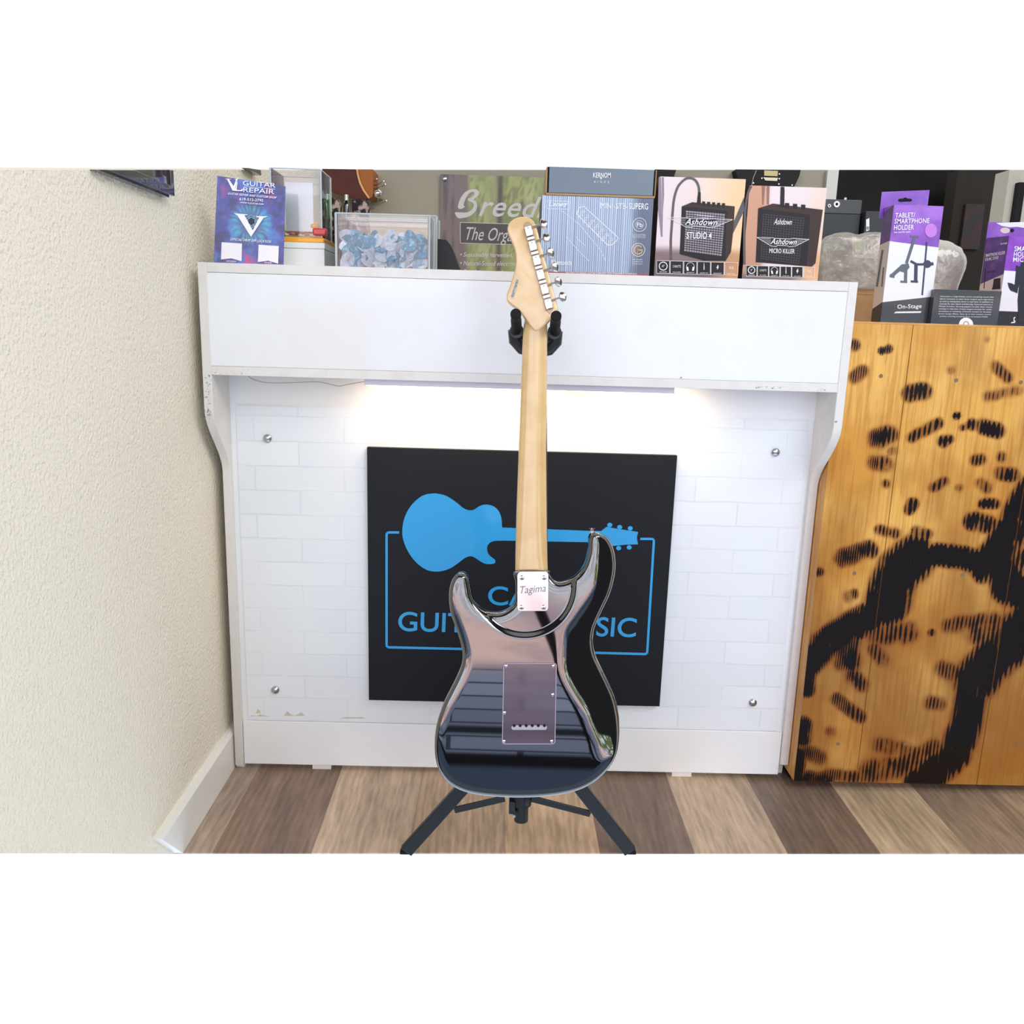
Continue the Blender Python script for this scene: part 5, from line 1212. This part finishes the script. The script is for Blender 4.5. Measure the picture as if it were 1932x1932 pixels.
# clear plastic bag, flattened to a thin shell in front of the boxes
m_bag = mat('crumpled_clear_bag', C(226, 220, 204), .12, alpha=.34, coat=1.0, spec=.8, bump=(26, 1.0, .02))
def bag(name, label, P, y, d):
    pts = cr_spline(P, 4); c = (sum(p[0] for p in pts) / len(pts), sum(p[1] for p in pts) / len(pts))
    V = []; Fc = []; n = len(pts); L = 9
    for l in range(L + 1):
        a = -PI / 2 + PI * l / L; k = max(.02, math.cos(a)) ** .5; yy = y + d * .5 * (1 + math.sin(a))
        for i, p in enumerate(pts):
            w = 1 + .05 * fbm(p[0] * .05, p[1] * .05, l * .6)
            q = at(c[0] + (p[0] - c[0]) * k * w, c[1] + (p[1] - c[1]) * k * w, y=y + d * .3)
            V.append((q.x, yy + .006 * fbm(p[0] * .03, l * .7, 3), max(q.z, ZW + .002)))
    for l in range(L):
        for i in range(n): Fc.append((l * n + i, l * n + (i + 1) % n, (l + 1) * n + (i + 1) % n, (l + 1) * n + i))
    o = MB().add(V, Fc + [list(range(n)), list(range(L * n, (L + 1) * n))]).build(name, m_bag, None, smooth=True, angle=80, origin=(at(c[0], c[1], y=y).x, y, ZW)); return tag(o, label, 'bag')
bag('plastic_bag', 'crumpled clear plastic bag hanging over the front of the upside down microphone box', [(1546, 520), (1549, 470), (1562, 446), (1590, 437), (1620, 441), (1645, 436), (1668, 440), (1690, 460), (1700, 500), (1690, 540), (1640, 546), (1580, 545), (1550, 544)], .352, .027)
bg2 = bag('plastic_wrap', 'bulging milky plastic wrap between the tablet holder pack and the dark room', [(1730, 455), (1760, 448), (1790, 452), (1812, 462), (1818, 472), (1824, 484), (1823, 505), (1815, 525), (1802, 560), (1790, 606), (1740, 606), (1720, 545), (1715, 490)], .26, .10)
bg2.data.materials[0] = mat('milky_plastic_wrap', C(214, 214, 196), .22, alpha=.72, coat=1.0, bump=(30, 1.0, .02))

# tablet holder pack
def zo(x, y): return (1580 + x / 5.4886, 340 + y / 5.4886)
m_purple = mat('purple_print', C(128, 70, 178), .3, coat=.4, var=(26, C(160, 96, 206), .4, .65)); m_purpled = mat('deep_purple_print', C(78, 44, 116), .3, coat=.3, var=(40, C(110, 60, 140), .5, .7))
m_pwhite = mat('cool_white_print', C(234, 232, 240), .3, coat=.3); m_cream = mat('cream_print', C(216, 200, 186), .4); m_pdark = mat('charcoal_print', C(56, 60, 68), .3, coat=.4); m_pbrown = mat('warm_charcoal_print', C(64, 56, 46), .5)
m_dev = mat('print_device_grey', C(92, 100, 108), .4); m_devb = mat('print_device_navy', C(56, 64, 84), .4)
yt = .088
xA = cx_(1674, 495, yt); xB = cx_(1767, 495, yt); zT = at(1730, 387, y=yt).z
th_ = thing('tablet_holder_pack', 'tall purple and white retail pack for a tablet holder on the wood counter', 'retail pack', ((xA + xB) / 2, yt + .02, ZW))
MB().box((xA, yt, ZW), (xB, yt + .045, zT)).build('carton_body', m_purple, th_, bevel=.0005)
TF = Face((xA, yt, ZW), (1, 0, 0), (0, 0, 1)); TS = Face((xA, yt, ZW), (0, 1, 0), (0, 0, 1))
def clampz(fc, P): return P
wl_ = lambda y: (xA, y)
def fpoly(uv, name, m, off=.0005): # fractions of the front face
    return MB().prism([Vector((xA + (xB - xA) * u, yt - off, ZW + (zT - ZW) * v)) for u, v in uv], (0, .0003, 0)).build(name, m, th_)
fpoly([(0, .695), (1, .655), (1, .235), (0, .175)], 'white_panel', m_pwhite); fpoly([(0, .175), (1, .235), (1, 0), (0, 0)], 'dark_base_panel', m_pdark)
def spoly(uv, name, m): return MB().prism([Vector((xA - .0005, yt + .045 * u, ZW + (zT - ZW) * v)) for u, v in uv], (.0003, 0, 0)).build(name, m, th_)
spoly([(0, 1), (1, .96), (1, .68), (0, .70)], 'side_purple', m_purpled); spoly([(0, .70), (1, .68), (1, .12), (0, .175)], 'side_cream', m_cream); spoly([(0, .175), (1, .12), (1, 0), (0, 0)], 'side_base', m_pbrown)
TS.polys(line_strip([zo(470, 720), zo(425, 1010), zo(410, 1100)], 4) + line_strip([zo(480, 900), zo(462, 1100)], 2.5), 'side_device', m_dev, th_)
TF.text('TABLET/', zo(597, 388), zo(800, 383), zo(600, 337), m_ink, th_, bold=.03); TF.text('SMARTPHONE', zo(588, 448), zo(948, 442), zo(592, 397), m_ink, th_, bold=.03); TF.text('HOLDER', zo(582, 515), zo(788, 510), zo(586, 462), m_ink, th_, bold=.03); TF.text('See and be seen.', zo(582, 546), zo(757, 540), zo(583, 526), m_ink, th_, bold=.02)
TF.poly([zo(*p) for p in circ(967, 518, 62, 26, 72)], 'lilac_disc', mat('lilac_ink', C(196, 124, 214), .4), th_, off=.0008)
TF.polys(line_strip([zo(795, 600), zo(712, 860)], 5.5) + line_strip([zo(752, 580), zo(842, 585)], 3) + [[zo(*p) for p in ((660, 870), (735, 860), (745, 900), (700, 955), (640, 940))]] + line_strip([zo(670, 890), zo(560, 990)], 7) + line_strip([zo(540, 985), zo(590, 995)], 6) + line_strip([zo(706, 900), zo(703, 1050)], 6) + line_strip([zo(650, 1048), zo(720, 1052)], 4), 'holder_drawing', m_dev, th_, off=.001)
TF.polys(line_strip([zo(755, 835), zo(820, 870), zo(930, 868)], 4.5) + line_strip([zo(812, 870), zo(808, 1048)], 6.5) + line_strip([zo(757, 1045), zo(832, 1050)], 4) + line_strip([zo(924, 636), zo(876, 1188)], 3.2) + [[zo(*p) for p in circ(928, 866, 42, 12)]] + line_strip([zo(960, 870), zo(992, 860)], 6), 'clamp_drawing', m_devb, th_, off=.001)
TF.text('On-Stage', zo(617, 1342), zo(868, 1334), zo(620, 1286), m_ink, th_, bold=.04); TF.poly([zo(583, 1375), zo(602, 1358), zo(868, 1354), zo(862, 1371)], 'logo_underline', m_ink, th_, off=.0008)
yt2 = yt + .046
tP = [at(1661, 395, y=yt2), at(1664, 361.5, y=yt2), at(1754, 358, y=yt2), at(1752, 400, y=yt2)]
tP = [Vector((tP[1].x, yt2, zT - .02)), tP[1], tP[2], Vector((tP[2].x, yt2, zT - .02))]
MB().prism(tP, (0, .0008, 0)).build('hanging_tab', mat('tab_purple_print', C(150, 96, 204), .3, coat=.4, var=(14, C(126, 70, 186), .4, .6)), th_)
HF = Face((0, yt2, 0), (1, 0, 0), (0, 0, 1))
HF.poly([zo(*p) for p in ((628, 200), (645, 188), (680, 188), (690, 178), (714, 178), (724, 188), (758, 188), (773, 202), (762, 218), (645, 222), (630, 214))], 'hang_hole', m_dark, th_, off=.0005)

# black text card box
yk = .072
xA2 = cx_(1760, 575, yk); xB2 = cx_(1886, 580, yk); zK = at(1825, 547, y=yk).z
kb = thing('reverb_pedal_carton', 'low charcoal carton covered in a paragraph of small white text', 'carton', ((xA2 + xB2) / 2, yk + .02, ZW))
MB().box((xA2, yk, ZW), (xB2, yk + .014, zK)).build('carton_body', m_pdark, kb, bevel=.0005)
KF2 = Face((0, yk, 0), (1, 0, 0), (0, 0, 1))
LN = ['Cosmosis is a high-fidelity stereo morphing reverb that', 'allows musicians to tailor three original space algorithms', 'as well as manipulate them in real time. In addition to', 'controls for size, blend, and filtering, Cosmosis features a', 'Morph function, allowing players to alter their reverb', 'settings in real-time. Create elegant morphs for subtle', 'movement or sweeping, cinematic morphs for dramatic', 'sound design effects. Save up to four custom reverb', 'presets, including morphing. Runs on standard 9VDC.']
for i, s_ in enumerate(LN):
    yy = 1205 + i * 25.6; x_0 = 1062 - i * 2.6; x_1 = 1616 - i * 4.2
    if i == 8: x_0 += 18; x_1 -= 22
    KF2.text(s_, zo(x_0, yy + 5), zo(x_1, yy + 13), zo(x_0, yy - 11), m_ink, kb, off=.0008)
hd = [zo(1330 + 74 * math.cos(a), 1494 + 74 * math.sin(a)) for a in [PI + PI * k / 14 for k in range(15)]]
KF2.poly(hd, 'round_badge', m_ink, kb, off=.0007); KF2.polys(ring(*zo(1330, 1486), 4.6, .9), 'badge_ring', m_blackink, kb, off=.001)

# smartphone holder pack, turned
e0 = at(1896, 500, y=.115).x; e1 = at(1855, 500, y=.165).x; e2 = at(2010, 500, y=.150).x
zP = at(1906, 444.5, y=.115).z
sp_ = thing('smartphone_holder_pack', 'purple and lavender retail pack for a smartphone holder at the right edge of the picture', 'retail pack', (e0 + .04, .15, ZW))
q0 = Vector((e0, .115, 0)); q1 = Vector((e1, .165, 0)); q2 = Vector((e2, .150, 0)); q3 = q1 + (q2 - q0)
MB().prism([Vector((p.x, p.y, ZW)) for p in (q0, q2, q3, q1)], (0, 0, zP - ZW)).build('carton_body', m_purple, sp_)
def quad(a, b_, uv, off, name, m):
    n = (b_ - a).cross(Vector((0, 0, 1))).normalized()
    if n.y > 0: n = -n
    return MB().prism([a.lerp(b_, u) + Vector((0, 0, ZW + (zP - ZW) * v)) + n * off for u, v in uv], -n * .0003).build(name, m, sp_)
quad(q1, q0, [(0, .48), (1, .58), (1, 0), (0, 0)], .0005, 'side_cream', m_cream); quad(q1, q0, [(0, 1), (1, 1), (1, .58), (0, .48)], .0005, 'side_purple', m_purpled)
quad(q0, q2, [(0, .62), (1, .62), (1, .17), (0, .17)], .0005, 'lavender_panel', m_pwhite); quad(q0, q2, [(0, .17), (1, .17), (1, 0), (0, 0)], .0005, 'dark_base_panel', m_pdark)
S1 = Face(q1 + Vector((0, 0, ZW)), q0 - q1, (0, 0, 1)); S2 = Face(q0 + Vector((0, 0, ZW)), q2 - q0, (0, 0, 1))
S1.text('SMARTPHONE HOLDER', zo(1536, 795), zo(1738, 762), zo(1538, 762), m_ink, sp_, bold=.02); S1.text('FOR MIC STAND', zo(1532, 838), zo(1668, 812), zo(1534, 806), m_ink, sp_, bold=.02); S1.text('On-Stage', zo(1690, 672), zo(1760, 660), zo(1692, 648), m_ink, sp_, bold=.03)
S1.text('ERGONOMIC', zo(1555, 958), zo(1635, 945), zo(1556, 942), m_blackink, sp_)
S1.polys(line_strip([zo(1535, 905), zo(1520, 1120)], 1.6) + [[zo(*p) for p in ((1620, 1020), (1690, 1008), (1690, 1125), (1600, 1130), (1612, 1090))]], 'side_device', m_blackink, sp_)
S2.text('SMART', zo(1828, 732), zo(2010, 736), zo(1832, 680), m_ink, sp_, bold=.03); S2.text('HOLDER', zo(1822, 788), zo(2035, 794), zo(1826, 738), m_ink, sp_, bold=.03); S2.text('MIC STAND', zo(1815, 842), zo(2150, 850), zo(1818, 794), m_ink, sp_, bold=.03)
S2.polys([[zo(*p) for p in ((1900, 850), (1990, 830), (1990, 1480), (1870, 1480), (1862, 1240))], [zo(*p) for p in ((1758, 1058), (1800, 1065), (1870, 1100), (1860, 1168), (1790, 1140), (1772, 1110))], [zo(*p) for p in ((1850, 880), (1905, 900), (1870, 1110), (1830, 1100))]], 'phone_print', m_pdark, sp_, off=.0012)
S2.polys([[zo(*p) for p in ((1820, 1420), (1838, 1412), (1838, 1422), (1828, 1428), (1828, 1450), (1838, 1452), (1838, 1462), (1820, 1460))], [zo(1790, 1478), zo(1802, 1466), zo(1838, 1464), zo(1836, 1474)]], 'logo_fragment', m_ink, sp_, off=.0012)
yq = .167; tb = [at(1865, 418, y=yq), at(2030, 424, y=yq)]
MB().prism([Vector((at(1862, 440, y=yq).x, yq, zP - .03)), tb[0], tb[1], Vector((tb[1].x, yq, zP - .03))], (0, .0008, 0)).build('hanging_tab', m_purple, sp_)
H2 = Face((0, yq, 0), (1, 0, 0), (0, 0, 1))
H2.poly([zo(*p) for p in circ(1735, 518, 50, 20, 30)], 'pale_disc', m_cream, sp_, off=.0006); H2.poly([zo(*p) for p in circ(1807, 518, 20, 14, 20)], 'hang_hole', m_dark, sp_, off=.0008)
H2.poly([zo(1640, 440), zo(1990, 428), zo(1990, 500), zo(1860, 480), zo(1780, 485), zo(1700, 470)], 'pale_swoosh', m_pwhite, sp_, off=.0005)
